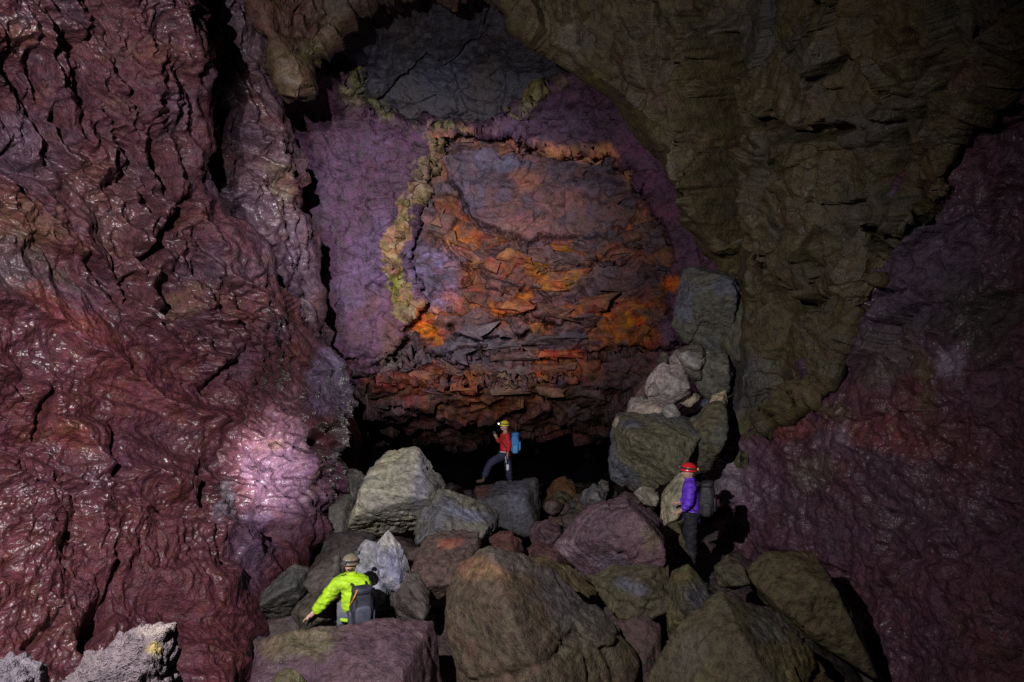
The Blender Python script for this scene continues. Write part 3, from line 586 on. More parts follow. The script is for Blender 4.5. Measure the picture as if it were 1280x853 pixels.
for (cx, cy, w, h, an, pr, col) in [
        (592, 412, 52, 24, .12, .35, (.17, .175, .225)), (575, 440, 34, 20, .5, .3, BG), (552, 178, 26, 16, .2, .35, PK), (580, 172, 22, 12, -.1, .3, PK), (606, 171, 18, 10, 0, .28, OR), (628, 188, 26, 12, -.3, .3, OR), (655, 184, 20, 9, 0, .22, (.3, .17, .1)),
        (533, 200, 11, 13, .4, .35, (.36, .24, .16)), (524, 216, 13, 10, .9, .35, (.3, .2, .13)), (514, 234, 11, 12, .3, .4, (.33, .24, .13)), (506, 255, 9, 13, .2, .3, (.26, .22, .11)), (508, 272, 12, 7, .8, .3, (.22, .17, .1)), (500, 292, 12, 9, 0, .35, (.34, .18, .12)), (492, 306, 10, 9, .5, .3, YL), (502, 318, 9, 11, .1, .3, (.25, .2, .11)), (491, 332, 11, 9, 0, .35, (.3, .27, .1)), (500, 346, 10, 9, .4, .3, (.24, .2, .1)), (497, 364, 11, 10, .3, .3, (.3, .27, .1)), (510, 380, 9, 11, .4, .3, (.22, .18, .1)), (517, 350, 7, 9, 0, .25, (.26, .2, .13)),
        (712, 190, 30, 12, .1, .3, (.3, .2, .12)), (738, 196, 26, 14, -.1, .35, PK), (758, 192, 16, 7, -.3, .3, (.55, .33, .2)), (700, 196, 16, 14, .6, .25, (.2, .13, .12)), (722, 216, 22, 14, .2, .3, RB), (752, 214, 30, 12, 0, .3, BG), (795, 222, 16, 16, .5, .3, PK), (780, 245, 34, 14, -.3, .3, RB), (800, 268, 24, 30, .2, .35, (.33, .15, .09)), (792, 296, 30, 18, -.4, .35, OR), (768, 315, 34, 16, -.3, .3, RB), (760, 280, 24, 12, -.4, .3, BG),
        (560, 296, 26, 18, .5, .3, OR), (548, 272, 12, 22, .2, .25, OR), (585, 315, 34, 22, .5, .35, (.36, .15, .07)), (612, 330, 36, 20, .3, .35, (.3, .13, .07)), (640, 318, 40, 18, .1, .3, RB), (672, 322, 36, 16, 0, .3, (.17, .1, .11)), (706, 322, 34, 14, .1, .3, (.17, .11, .12)), (720, 345, 40, 16, -.1, .3, OR), (690, 356, 44, 18, .1, .35, (.38, .16, .06)), (655, 352, 36, 18, .2, .3, (.2, .1, .08)), (622, 358, 30, 18, .3, .3, RB), (600, 375, 36, 20, .1, .3, (.3, .12, .06)),
        (640, 384, 50, 16, .1, .4, OR), (690, 392, 60, 18, .1, .4, (.36, .14, .07)), (745, 380, 44, 20, -.1, .35, RB), (770, 355, 36, 18, .1, .3, (.13, .085, .095)), (812, 340, 30, 20, .2, .3, (.13, .08, .1)), (715, 418, 36, 12, 0, .3, BG), (676, 424, 44, 12, 0, .3, (.14, .11, .12)), (628, 432, 46, 10, -.05, .25, (.12, .1, .115)), (640, 446, 60, 12, 0, .3, (.2, .12, .11)), (700, 444, 70, 10, 0, .3, (.4, .1, .05)), (690, 460, 60, 12, 0, .3, (.34, .11, .05)), (740, 456, 40, 16, 0, .3, (.33, .1, .04)),
        (560, 460, 36, 20, .2, .35, (.12, .115, .14)), (604, 462, 46, 14, -.1, .3, (.17, .14, .12)), (530, 470, 36, 18, .2, .3, OR), (580, 484, 46, 14, 0, .3, (.3, .13, .05)), (635, 486, 60, 16, -.05, .3, (.3, .18, .08)), (690, 488, 44, 16, 0, .25, (.22, .14, .08)), (735, 490, 46, 20, 0, .3, (.13, .09, .08)), (500, 448, 36, 20, .1, .35, (.2, .16, .12)), (472, 466, 30, 16, .2, .3, (.18, .1, .09)), (520, 432, 30, 20, .3, .3, (.2, .1, .09)), (545, 425, 22, 26, .1, .3, (.5, .17, .04)), (530, 400, 26, 22, .4, .35, (.6, .19, .03)), (780, 385, 36, 30, -.6, .3, (.48, .15, .03)), (800, 420, 40, 24, -.4, .25, (.44, .14, .03)), (822, 395, 24, 26, 0, .25, (.36, .12, .04))]:
    slab_piece(cx, cy, w, h, an, pr, col, BACK)
for k in range(70):
    x = random.uniform(470, 830); y = random.uniform(300, 530)
    if 545 > x and y < 400: continue
    d, c = back_at(x, y)
    slab_piece(x, y, random.uniform(9, 28), random.uniform(6, 13), random.uniform(-.4, .4), random.uniform(.15, .32), np.array(c)*random.uniform(.75, 1.15), BACK)

# ------------------------------------------------------------------ floor
def floor():
    xs = np.linspace(-10, 10, 220); ys = np.linspace(-1, 32, 320)
    Y, X = np.meshgrid(ys, xs, indexing='ij')
    z = np.interp(Y, [-1, 3, 4.5, 6, 8, 9.5, 11, 12.5, 14.5, 16, 17.5, 19, 20.5, 24, 32], [1.7, 1.2, .6, -.4, -1.2, -1.25, -.75, -.5, -.5, -.3, -.25, -.9, -1.6, -2.2, -2.8])
    z = z + .45*billow(X*.7, Y*.7, 0*X, 4, 55) + .1*fbm(X*3, Y*3, 0*X, 3, 56) - .3
    z = z - 1.3*sstep(-2.0, -3.6, X)*sstep(10.6, 9.4, Y)*sstep(5.5, 7, Y)
    z = z - 1.1*sstep(-2.6, -1.6, X)*sstep(1.3, .6, X)*sstep(14.6, 15.6, Y)
    c = np.ones(X.shape+(3,))*np.array((.06, .043, .04)) + .03*fbm(X, Y, 0*X, 3, 57)[..., None]
    o = mesh_obj('cave_floor', np.stack([X, Y, z], -1).reshape(-1, 3), grid_faces(*X.shape), M_ROCK, np.clip(c, .02, 1).reshape(-1, 3))
    tag(o, kind='structure')
floor()
def floor_z(y): return float(np.interp(y, [-1, 3, 4.5, 6, 8, 9.5, 11, 12.5, 14.5, 16, 17.5, 19, 20.5, 24, 32], [1.7, 1.2, .6, -.4, -1.2, -1.25, -.75, -.5, -.5, -.3, -.25, -.9, -1.6, -2.2, -2.8]))

# ------------------------------------------------------------------ boulders
_ico = {}
def ico(sub):
    if sub not in _ico:
        bm = bmesh.new(); bmesh.ops.create_icosphere(bm, subdivisions=sub, radius=1)
        _ico[sub] = (np.array([v.co[:] for v in bm.verts]), np.array([[v.index for v in f.verts] for f in bm.faces]))
        bm.free()
    return _ico[sub]
def rock(label, poly, depth, thick, col, col2=None, mat=None, seed=0, rough=1.0, facets=7, flat=False, front=None, style='block', sub=None, patches=(), group=None, name='boulder', strata=0.0, drop=0.0):
    """boulder whose outline, seen along the cave, is the polygon (photo pixels at the given distance)"""
    pts = np.array(poly, float); s = depth/F
    cx, cy = (pts.min(0)+pts.max(0))/2
    pp = (pts-[cx, cy])*s; pp[:, 1] *= -1
    pp0 = pp.copy(); rq = np.random.default_rng(seed+900); span = np.ptp(pp, axis=0).max()
    for lev in (.055, .03):                                    # broken, uneven outline
        nxt = np.roll(pp, -1, 0); ed = nxt-pp; ln = np.linalg.norm(ed, axis=1, keepdims=True)
        mid = pp + ed*rq.uniform(.35, .65, (len(pp), 1)) + np.stack([ed[:, 1], -ed[:, 0]], -1)/(ln+1e-9)*rq.uniform(-1, .7, (len(pp), 1))*np.minimum(lev*span, .22*ln)
        pp = np.stack([pp, mid], 1).reshape(-1, 2)
    if drop: pp[:, 1] = np.where(pp[:, 1] < 0, pp[:, 1]*(1+drop), pp[:, 1])
    if sub is None:
        area = np.ptp(pts[:, 0])*np.ptp(pts[:, 1]); sub = 6 if area > 7000 else 5 if area > 900 else 4
    Dv, Fc = ico(sub)
    size = float(np.sqrt(np.ptp(pp[:, 0])*np.ptp(pp[:, 1])))
    rg = np.random.default_rng(seed*7+13)
    if style == 'clinker':
        th = np.arctan2(Dv[:, 2], Dv[:, 0]); R = np.full(len(Dv), 0.0); ct, st = np.cos(th), np.sin(th); n = len(pp)
        for i in range(n):
            ax, ay = pp[i]; bx, by = pp[(i+1) % n]; ex, ey = bx-ax, by-ay
            den = ct*ey - st*ex
            with np.errstate(divide='ignore', invalid='ignore'):
                r = (ax*ey - ay*ex)/den; u = (ax*st - ay*ct)/den
            ok = (np.abs(den) > 1e-9) & (r > 0) & (u >= -1e-6) & (u <= 1+1e-6)
            R = np.where(ok, np.maximum(R, np.where(ok, r, 0)), R)
        R = np.where(R <= 0, np.hypot(pp[:, 0], pp[:, 1]).mean()*.6, R)
        cph = np.hypot(Dv[:, 0], Dv[:, 2]); sph = Dv[:, 1]
        y = np.where(sph > 0, .40, -1.0)*np.abs(sph)**.75*thick; rad = R*cph**.55
        V = np.stack([rad*ct, y, rad*st], -1)
    else:
        # a broken block: hull of the outline, an uneven front face and a back face; then its flat faces, roughened
        H = []
        for x, z_ in pp0:
            H.append((x, rg.uniform(-.25, .08)*thick, z_)); H.append((x*.75, .30*thick, z_*.72-.12*size))
        for fx, fy, ff in front or ():                             # ridges of the front face, where the photograph shows them
            H.append(((fx-cx)*s, -thick*ff, -(fy-cy)*s))
        for k in range(0 if front else 5):
            x, z_ = pp0[(rg.integers(2) + k*max(1, len(pp0)//5)) % len(pp0)]; f_ = rg.uniform(.62, .96) if flat else rg.uniform(.4, .9); H.append((x*f_, -thick*(rg.uniform(.75, 1.0) if flat else rg.uniform(.5, 1.0)), z_*f_ - .05*size))
        bm = bmesh.new()
        for h_ in H: bm.verts.new(h_)
        bmesh.ops.convex_hull(bm, input=bm.verts); bm.normal_update()
        pl = {}
        for f_ in bm.faces:
            nn = tuple(round(q_, 2) for q_ in f_.normal); pl[nn] = (np.array(f_.normal), np.array(f_.calc_center_median()))
        bm.free()
        c0 = np.array([0, -.2*thick, pp[:, 1].mean()*0])
        r = np.full(len(Dv), 1e9)
        nA = [perlin(Dv[:, 0]*1.5+k_, Dv[:, 1]*1.5, Dv[:, 2]*1.5, seed+k_) for k_ in range(4)]; nB = [perlin(Dv[:, 0]*4.5+k_, Dv[:, 1]*4.5, Dv[:, 2]*4.5, seed+k_+5) for k_ in range(4)]
        for i, (nn, cc_) in enumerate(pl.values()):
            h_ = float(nn@(cc_-c0)); dn = Dv@nn
            if h_ <= .02*size: h_ = .02*size
            un = 1 + rough*(.028*nA[i % 4] + .018*nB[(i*3+1) % 4])
            r = np.where(dn > 1e-3, np.minimum(r, h_*un/np.maximum(dn, 1e-3)), r)
        V = c0 + Dv*r[:, None]
    nrm = V/(np.linalg.norm(V, axis=1, keepdims=True)+1e-9)
    if style != 'clinker':                                     # broken faces: chips with their own level and tilt
        for K, amp in ((10, .030), (36, .016)):
            sd_ = rg.normal(size=(K, 3)); sd_ /= np.linalg.norm(sd_, axis=1, keepdims=True)
            jit = Dv + .09*np.stack([perlin(Dv[:, 0]*2.3+q_, Dv[:, 1]*2.3, Dv[:, 2]*2.3, seed+q_) for q_ in (1, 2, 3)], -1)
            ci = np.argmax(jit@sd_.T + rg.uniform(0, .06, K), axis=1)
            lv = rg.uniform(-1, .4, K)[ci]; tl_ = rg.normal(size=(K, 3))[ci]
            V = V + nrm*(size*rough*amp*(lv + .45*((Dv-sd_[ci])*tl_).sum(1)))[:, None]
    X, Yy, Z = V[:, 0]+seed*5.3, V[:, 1]+seed*2.1, V[:, 2]
    k = 1/max(size, .2)
    if style == 'clinker':
        wq = .03*perlin(X*9, Yy*9, Z*9, seed+8)
        f = .04*fbm(X*2.2, Yy*2.2, Z*2.2, 2, seed) + .045*billow((X+wq)*6.5, (Yy+wq)*6.5, (Z-wq)*6.5, 1, seed+1) + .035*billow((X+wq)*15, Yy*15, (Z+wq)*15, 1, seed+2) + .02*billow(X*34, Yy*34, Z*34, 2, seed+3) - .04
    else:
        f = size*rough*(.022*fbm(X*k*1.2, Yy*k*1.2, Z*k*1.2, 3, seed) + .016*ridged(X*k*2.6, Yy*k*2.6, Z*k*2.6, 4, seed+3) - .008
                        - .02*sstep(.92, .985, ridged(X*k*1.7+.3*perlin(X*k*3, Yy*k*3, Z*k*3, 4), Yy*k*1.7, Z*k*1.7, 1, seed+9)))
        f = f + rough*(.014*fbm(X*6, Yy*6, Z*6, 4, seed+5, .65) - .02*sstep(.25, .6, perlin(X*7, Yy*7, Z*7, seed+15)))
        if strata:
            q = Z*.75 + X*.45 + .12*fbm(X*1.5, Yy*1.5, Z*1.5, 2, seed+6)
            f = f + strata*(1-np.abs(perlin(q*4.5, X*.4, Yy*.4, seed+7))*2)
    V = V + nrm*f[:, None]
    col2 = col2 if col2 is not None else tuple(np.array(col)*.6)
    m = sstep(-.25, .35, fbm(X*k*1.6, Yy*k*1.6, Z*k*1.6, 4, seed+11))[:, None]
    c = (np.array(col)*(1-m) + np.array(col2)*m)*(1.0 if max(col) > .24 else .52)
    W = V + np.array([(cx-640)/F*depth, depth + .08*thick, CAMZ-(cy-426.5)/F*depth])
    if patches:
        ppx = W[:, 0]/W[:, 1]*F+640; ppy = 426.5-(W[:, 2]-CAMZ)/W[:, 1]*F
        c = paint(c, ppx, ppy, [p_[:-2] + (tuple(np.array(p_[-2])*.8), p_[-1]) for p_ in patches], 6, seed+50)
    base = np.array([W[:, 0].mean(), W[:, 1].mean(), W[:, 2].min()])
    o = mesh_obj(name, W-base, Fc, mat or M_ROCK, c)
    o.location = base
    cat = {'boulder': 'boulder', 'stone': 'stone'}.get(name, 'boulder')
    tag(o, label, cat, group)
    return o
GW, GP, OL, DK, PRR = (.30, .29, .26), (.19, .185, .20), (.12, .10, .055), (.085, .07, .065), (.16, .095, .125)
G = 'boulders heaped on the cave floor'
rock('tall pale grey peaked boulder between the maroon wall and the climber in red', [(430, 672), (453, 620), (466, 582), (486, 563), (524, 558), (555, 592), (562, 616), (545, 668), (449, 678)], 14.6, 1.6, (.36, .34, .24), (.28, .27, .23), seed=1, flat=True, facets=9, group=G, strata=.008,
     patches=[(525, 600, 12, 45, 10, (.22, .22, .29), .7), (480, 590, 20, 40, 0, (.36, .35, .24), .6), (548, 600, 12, 25, 0, (.15, .15, .16), .8)])  # last patch paints the shade on the boulder's right side
rock('blue-grey rounded boulder leaning on the right flank of the pale peaked boulder', [(515, 668), (530, 628), (552, 610), (590, 620), (624, 642), (626, 660), (606, 678), (540, 684)], 14.0, 1.2, (.20, .20, .23), (.24, .23, .18), seed=2, group=G, patches=[(580, 642, 30, 10, 15, (.19, .20, .30), .8)])
rock('blue-grey angular boulder that the climber in red stands on', [(588, 624), (592, 608), (610, 606), (632, 599), (650, 598), (672, 596), (679, 622), (671, 650), (655, 672), (625, 672), (600, 650)], 19.4, 1.5, (.17, .17, .20), (.15, .145, .13), seed=3, flat=True, group=G, facets=9, patches=[(602, 614, 14, 9, 0, (.17, .085, .075), .9), (645, 620, 16, 30, 0, (.19, .19, .25), .8), (672, 615, 10, 26, 0, (.2, .19, .18), .7)])
rock('small grey rock at the foot of the maroon wall, uppermost of two', [(414, 574), (424, 571), (434, 580), (437, 595), (426, 606), (412, 600)], 16.2, .6, (.17, .16, .13), seed=4, group=G)
rock('grey cracked rock wedged between the maroon wall and the pale peaked boulder', [(426, 594), (438, 584), (452, 588), (460, 602), (452, 624), (430, 626)], 15.8, .7, (.22, .21, .19), seed=5, group=G)
rock('dark grey block under the cracked rock beside the pale peaked boulder', [(410, 650), (416, 622), (440, 616), (452, 640), (446, 675), (414, 680)], 14.4, .9, (.16, .15, .13), (.11, .10, .085), seed=6, group=G)
rock('pale blue-grey slab upright behind the person in lime green', [(440, 694), (456, 672), (473, 678), (482, 700), (492, 730), (492, 770), (468, 775), (450, 740)], 11.3, .6, (.25, .26, .31), (.2, .2, .21), seed=7, group=G, facets=8)
rock('pale jagged rock fin leaning on the slab behind the person in lime green', [(468, 692), (474, 674), (484, 664), (494, 676), (504, 690), (508, 708), (516, 722), (512, 745), (494, 742), (480, 716)], 11.0, .55, (.34, .33, .30), (.22, .22, .28), seed=8, group=G, facets=9, strata=.02, patches=[(500, 715, 10, 22, -20, (.22, .23, .36), .8)])
rock('brown-grey broken rock right of the pale jagged fin', [(488, 740), (505, 716), (524, 716), (538, 732), (542, 752), (534, 778), (500, 785), (480, 770)], 10.8, .8, (.15, .13, .115), (.11, .085, .08), seed=9, group=G)
rock('dark grey flat-topped rock against the foot of the maroon wall', [(322, 752), (335, 733), (352, 718), (371, 700), (388, 706), (394, 730), (384, 752), (356, 775), (326, 775)], 11.4, .9, (.12, .115, .10), (.09, .09, .085), seed=10, group=G)
rock('grey-brown rock between the flat-topped rock and the person in lime green', [(384, 716), (402, 700), (424, 694), (434, 712), (424, 735), (398, 744)], 11.2, .7, (.14, .125, .11), seed=11, group=G)
rock('low olive-brown rock below the lime green sleeve', [(362, 768), (384, 742), (414, 732), (436, 742), (430, 775), (385, 785)], 10.6, .7, (.13, .11, .085), seed=12, group=G)
rock('dark rock in the hollow above the person in lime green', [(400, 690), (410, 668), (440, 660), (470, 664), (480, 690), (450, 702), (415, 704)], 12.8, .8, DK, seed=13, group=G)
rock('large purple-crusted boulder that the person in lime green sits on', [(316, 840), (322, 800), (390, 773), (484, 768), (536, 782), (556, 870), (545, 930), (330, 930)], 8.9, 1.5, (.155, .085, .105), (.125, .07, .095), mat=M_WETROCK, seed=64, front=[(345, 812, .7), (515, 800, .8), (530, 910, 1.0), (345, 910, 1.0)], group=G, facets=5, rough=.8, patches=[(380, 800, 50, 26, 0, (.12, .105, .05), .8), (340, 800, 16, 30, 0, (.14, .11, .06), .6)])
rock('small olive stone at the lower corner of the purple-crusted boulder', [(338, 850), (350, 834), (368, 832), (386, 850), (388, 890), (340, 890)], 7.7, .35, (.14, .12, .06), seed=15, group=G)
rock('huge brown slab-sided boulder in the middle of the heap', [(556, 748), (562, 700), (612, 674), (690, 704), (797, 815), (806, 930), (606, 930), (588, 832)], 9.3, 1.7, (.155, .095, .05), (.115, .085, .055), seed=66, front=[(632, 712, .75), (742, 930, 1.15), (600, 925, .55)], rough=.8, group=G, facets=8, patches=[(600, 710, 40, 16, 10, (.21, .11, .06), .7), (720, 760, 70, 40, 40, (.075, .07, .07), .8), (740, 820, 50, 50, 30, (.10, .085, .05), .6), (640, 700, 50, 16, 25, (.11, .095, .095), .7)], strata=.02)  # dark grey patch: shade of the right face painted into the colour
rock('reddish-brown rock behind the huge brown boulder', [(512, 705), (530, 672), (560, 664), (598, 670), (602, 690), (565, 712), (556, 760), (540, 772), (530, 740)], 11.6, .9, (.15, .095, .08), (.12, .09, .075), seed=17, group=G, patches=[(563, 676, 18, 8, 0, (.28, .09, .06), .8)])
rock('small rust-red triangular rock beside the huge brown boulder', [(610, 672), (624, 664), (640, 662), (656, 684), (648, 700), (618, 696)], 12.6, .5, (.17, .07, .06), seed=18, group=G)
rock('purple rounded boulder with a glittering crust right of the huge brown one', [(688, 684), (726, 637), (781, 615), (829, 648), (834, 680), (793, 708), (730, 724)], 11.3, 1.2, (.19, .105, .13), (.15, .09, .115), mat=M_WETROCK, seed=19, flat=True, group=G, facets=6, patches=[(706, 690, 18, 14, 0, (.34, .24, .28), .6), (815, 668, 14, 26, 0, (.13, .10, .06), .7), (765, 702, 18, 14, 0, (.16, .13, .18), .7)])
rock('olive block carrying the purple crusted boulder', [(730, 722), (790, 696), (830, 690), (844, 728), (832, 780), (770, 775)], 10.7, .9, OL, (.10, .085, .05), seed=20, flat=True, group=G, patches=[(790, 735, 22, 14, 10, (.11, .11, .15), .8)])
rock('dark narrow rock in the gap right of the huge brown boulder', [(772, 775), (800, 770), (826, 776), (830, 850), (812, 930), (790, 900)], 9.6, .7, (.11, .065, .06), seed=21, group=G)
rock('olive upright slab at the feet of the person in purple', [(828, 795), (838, 712), (862, 702), (892, 738), (912, 790), (850, 835)], 9.9, .8, (.135, .115, .045), (.11, .10, .06), seed=22, flat=True, group=G, patches=[(875, 750, 18, 34, -10, (.085, .085, .10), .85)])
rock('broad olive-brown boulder running down from the person in purple', [(806, 860), (848, 778), (905, 738), (1000, 790), (1074, 880), (1070, 940), (806, 940)], 8.7, 1.4, (.135, .105, .04), (.105, .09, .05), seed=23, front=[(905, 765, .6), (1010, 925, 1.1), (840, 925, .8)], rough=.8, group=G, facets=9, patches=[(1000, 830, 50, 30, 30, (.14, .11, .045), .6), (960, 790, 30, 14, 30, (.09, .09, .08), .7), (860, 820, 20, 40, 20, (.09, .08, .06), .7)])
rock('smooth olive-brown boulder against the right wall', [(928, 716), (957, 688), (1015, 690), (1078, 778), (1062, 812), (985, 780)], 10.2, 1.0, (.12, .095, .045), (.105, .085, .045), seed=24, flat=True, group=G, facets=5, rough=.8)
rock('small dark olive rock between the person in purple and the smooth boulder', [(890, 706), (910, 692), (926, 696), (932, 715), (920, 740), (898, 732)], 10.4, .5, (.115, .10, .06), seed=25, group=G)
rock('long dark rock under the smooth olive boulder', [(900, 738), (960, 755), (1040, 810), (1075, 850), (1040, 868), (960, 815), (905, 770)], 9.9, .5, (.075, .06, .05), seed=26, group=G)
G2 = 'broken rocks in the passage mouth'
for i, (lab, poly, d, t, c) in enumerate([
    ('orange-brown rock beside the boulder the climber stands on', [(679, 640), (682, 612), (692, 600), (704, 594), (718, 598), (724, 612), (712, 630), (700, 650)], 18.2, .7, (.24, .11, .05)),
    ('bright orange stone propped below the orange-brown rock', [(693, 648), (697, 622), (706, 615), (716, 624), (716, 652), (702, 660)], 17.4, .4, (.42, .17, .05)),
    ('dull purple rounded rock below the climber\'s boulder', [(660, 668), (668, 652), (682, 648), (702, 656), (704, 674), (686, 684), (664, 680)], 14.5, .6, (.17, .10, .12)),
    ('light grey stone resting on top of the purple crusted boulder', [(725, 628), (731, 612), (744, 604), (759, 616), (756, 632), (738, 638)], 15.5, .5, (.24, .23, .24)),
    ('small cube-like grey stone near the dark passage', [(747, 604), (752, 599), (761, 602), (763, 613), (753, 616)], 16.5, .3, (.23, .21, .18)),
    ('pale split stone behind the purple crusted boulder', [(793, 618), (802, 606), (813, 605), (824, 616), (822, 634), (806, 632)], 14.2, .5, (.30, .28, .22)),
    ('dark red square block under the right-hand pillar', [(778, 612), (781, 586), (800, 580), (812, 584), (818, 606), (800, 618)], 15.4, .6, (.15, .07, .065)),
    ('pale yellowish rock in front of the chest of the person in purple', [(824, 660), (828, 616), (838, 598), (848, 588), (858, 594), (862, 640), (852, 668), (834, 672)], 13.4, .8, (.30, .28, .19)),
    ('olive rock beside the knees of the person in purple', [(824, 690), (828, 656), (846, 650), (860, 672), (858, 704), (838, 712)], 12.6, .7, (.15, .13, .07)),
    ('brown rock behind the purple crusted boulder', [(716, 640), (722, 622), (740, 620), (764, 624), (770, 644), (745, 655)], 15.8, .6, (.16, .11, .08)),
    ('reddish flat rock between the climber\'s boulder and the huge brown one', [(655, 690), (668, 676), (700, 680), (716, 704), (690, 716), (664, 706)], 12.9, .7, (.16, .08, .075)),
    ('ochre-brown rock below the reddish flat rock', [(650, 702), (672, 694), (712, 706), (752, 742), (720, 748), (680, 720)], 11.2, .7, (.15, .11, .05)),
    ('dark brown rock in the shadow of the passage mouth', [(768, 622), (784, 612), (800, 618), (800, 640), (775, 642)], 15.4, .5, (.13, .085, .07)),
    ('low dark rock beneath the climber\'s raised boot', [(560, 628), (572, 612), (590, 612), (602, 632), (590, 650), (566, 648)], 18.6, .7, (.10, .08, .07)),
    ('brown rubble block behind the dull purple rock', [(676, 660), (690, 642), (712, 644), (726, 640), (722, 662), (700, 672)], 16.6, .6, (.18, .11, .085))]):
    rock(lab, poly, d, t, c, tuple(np.array(c)*.72), seed=40+i, group=G2)
G3 = 'blocks of the pillar under the overhang'
for i, (lab, poly, d, t, c, c2, st) in enumerate([
    ('blue-grey squared block jutting from under the olive overhang', [(846, 348), (858, 334), (905, 338), (925, 352), (922, 405), (898, 442), (868, 434), (838, 408)], 15.6, 1.1, (.15, .155, .19), (.14, .135, .10), .03),
    ('grey-olive rounded block below the blue-grey squared one', [(866, 450), (874, 436), (905, 434), (916, 462), (908, 490), (884, 500), (868, 484)], 15.4, .9, (.22, .21, .16), (.17, .16, .13), .02),
    ('pale pinkish block with a sparkling top in the pillar', [(806, 486), (812, 464), (824, 452), (856, 456), (867, 474), (862, 500), (836, 512), (810, 504)], 15.3, .9, (.34, .28, .27), (.25, .22, .21), .0),
    ('pale tan ledge stone below the pinkish block', [(786, 514), (796, 502), (812, 496), (842, 510), (846, 522), (820, 528), (792, 524)], 14.9, .7, (.33, .27, .23), (.26, .22, .18), .0),
    ('big olive and blue streaked boulder at the base of the pillar', [(760, 545), (770, 518), (838, 514), (870, 528), (850, 588), (800, 618), (766, 600)], 14.6, 1.4, (.19, .18, .11), (.15, .16, .19), .06),
    ('olive slanted slab beside the head of the person in purple', [(848, 560), (862, 530), (884, 506), (900, 500), (906, 520), (896, 552), (884, 592), (862, 594)], 14.3, .8, (.19, .17, .10), (.15, .15, .12), .04),
    ('bright buff stone lodged below the grey-olive block', [(882, 514), (890, 494), (908, 486), (912, 500), (902, 514), (888, 522)], 14.6, .4, (.42, .34, .20), (.36, .3, .2), .0),
    ('olive-grey wedge between the blue-grey block and the overhang', [(898, 350), (930, 340), (948, 400), (936, 470), (908, 468), (896, 420)], 15.5, .9, (.15, .14, .09), (.12, .11, .08), .03),
    ('tan splintered stone under the blue-grey block', [(836, 462), (848, 436), (876, 428), (888, 448), (872, 474), (848, 480)], 15.4, .7, (.24, .2, .16), (.17, .15, .12), .02),
    ('small reddish rock at the edge of the pillar', [(788, 500), (794, 484), (808, 470), (814, 490), (806, 502)], 15.6, .4, (.22, .11, .11), None, .0),
    ('small white stone tucked under the blue-grey squared block', [(852, 452), (856, 440), (864, 440), (868, 452), (860, 460)], 15.1, .25, (.46, .46, .50), None, .0),
    ('little brown stone on top of the pinkish block', [(820, 452), (826, 440), (836, 440), (842, 452), (830, 460)], 15.5, .3, (.2, .15, .13), None, .0)]):
    o = rock(lab, poly, d, t, c, c2, seed=70+i, group=G3, strata=st, facets=8)
for i in range(22):
    px = random.uniform(778, 900); py = random.uniform(448, 596)
    if px < 790 + max(0, 500-py)*.7 and py < 500: px += 45
    r = random.uniform(8, 19); a0 = random.random()*6
    poly = [(px+r*random.uniform(.7, 1.3)*math.cos(a0+6.283*k/6), py+r*random.uniform(.6, 1.1)*math.sin(a0+6.283*k/6)) for k in range(6)]
    tone, c = random.choice([('pale pinkish', (.28, .23, .22)), ('buff', (.27, .23, .16)), ('olive', (.19, .17, .10)), ('blue-grey', (.18, .19, .23)), ('grey', (.25, .24, .22))])
    rock(tone + ' broken stone wedged among the blocks of the pillar', poly, random.uniform(14.35, 14.9) if py > 515 else random.uniform(15.0, 15.3), r*.016, c, seed=400+i, sub=3, name='stone', group='stones wedged in the pillar')
rock('pale clinkery rock with a yellow lichen patch at the foot of the maroon wall', [(72, 890), (84, 846), (104, 828), (122, 814), (140, 806), (158, 790), (176, 786), (192, 782), (212, 783), (219, 796), (217, 820), (224, 850), (232, 960), (60, 960)], 4.3, .2, (.21, .165, .18), (.15, .12, .135), mat=M_CLINK, seed=90, style='clinker', sub=6, group=G, patches=[(194, 812, 9, 9, 0, (.34, .27, .08), .9), (200, 790, 26, 10, 0, (.34, .29, .25), .6)])
rock('low pale clinkery rock left of the lichen-spotted one', [(-60, 880), (-30, 836), (0, 830), (24, 831), (44, 842), (54, 862), (60, 950), (-60, 950)], 4.1, .3, (.19, .16, .19), (.15, .13, .155), mat=M_CLINK, seed=91, style='clinker', sub=6, group=G)
# small rubble filling the gaps
for i in range(110):
    px = random.uniform(420, 1000); d = random.uniform(9.5, 19)
    if i > 40: px = random.choice([random.uniform(690, 850), random.uniform(700, 790), random.uniform(555, 585)]); d = random.uniform(14.8, 18.4)
    if px > 850 and d > 12: d = random.uniform(9, 12)
    z = floor_z(d) + random.uniform(.0, .25) - (1.1 if d > 15.2 and -2.1 < (px-640)/F*d < 1.0 else 0); py = 426.5 + (CAMZ-z)/d*F
    r = random.uniform(.10, .34)*F/d
    n = 7; a0 = random.random()*6
    poly = [(px+r*random.uniform(.75, 1.15)*math.cos(a0+6.283*k/n), py+.75*r*random.uniform(.75, 1.15)*math.sin(a0+6.283*k/n)) for k in range(n)]
    tone, c = random.choice([('brown', (.13, .09, .08)), ('olive', (.12, .10, .06)), ('dull pink', (.17, .12, .11)), ('dark grey', (.085, .08, .08)), ('rust', (.2, .10, .06))])
    rock(('fist-sized ' if r*d/F < .2 else 'bucket-sized ') + tone + ' rubble stone lying in the gaps between boulders', poly, d, r*d/F*.9, c, seed=200+i, sub=3, name='stone', group='rubble stones in the gaps', facets=8)

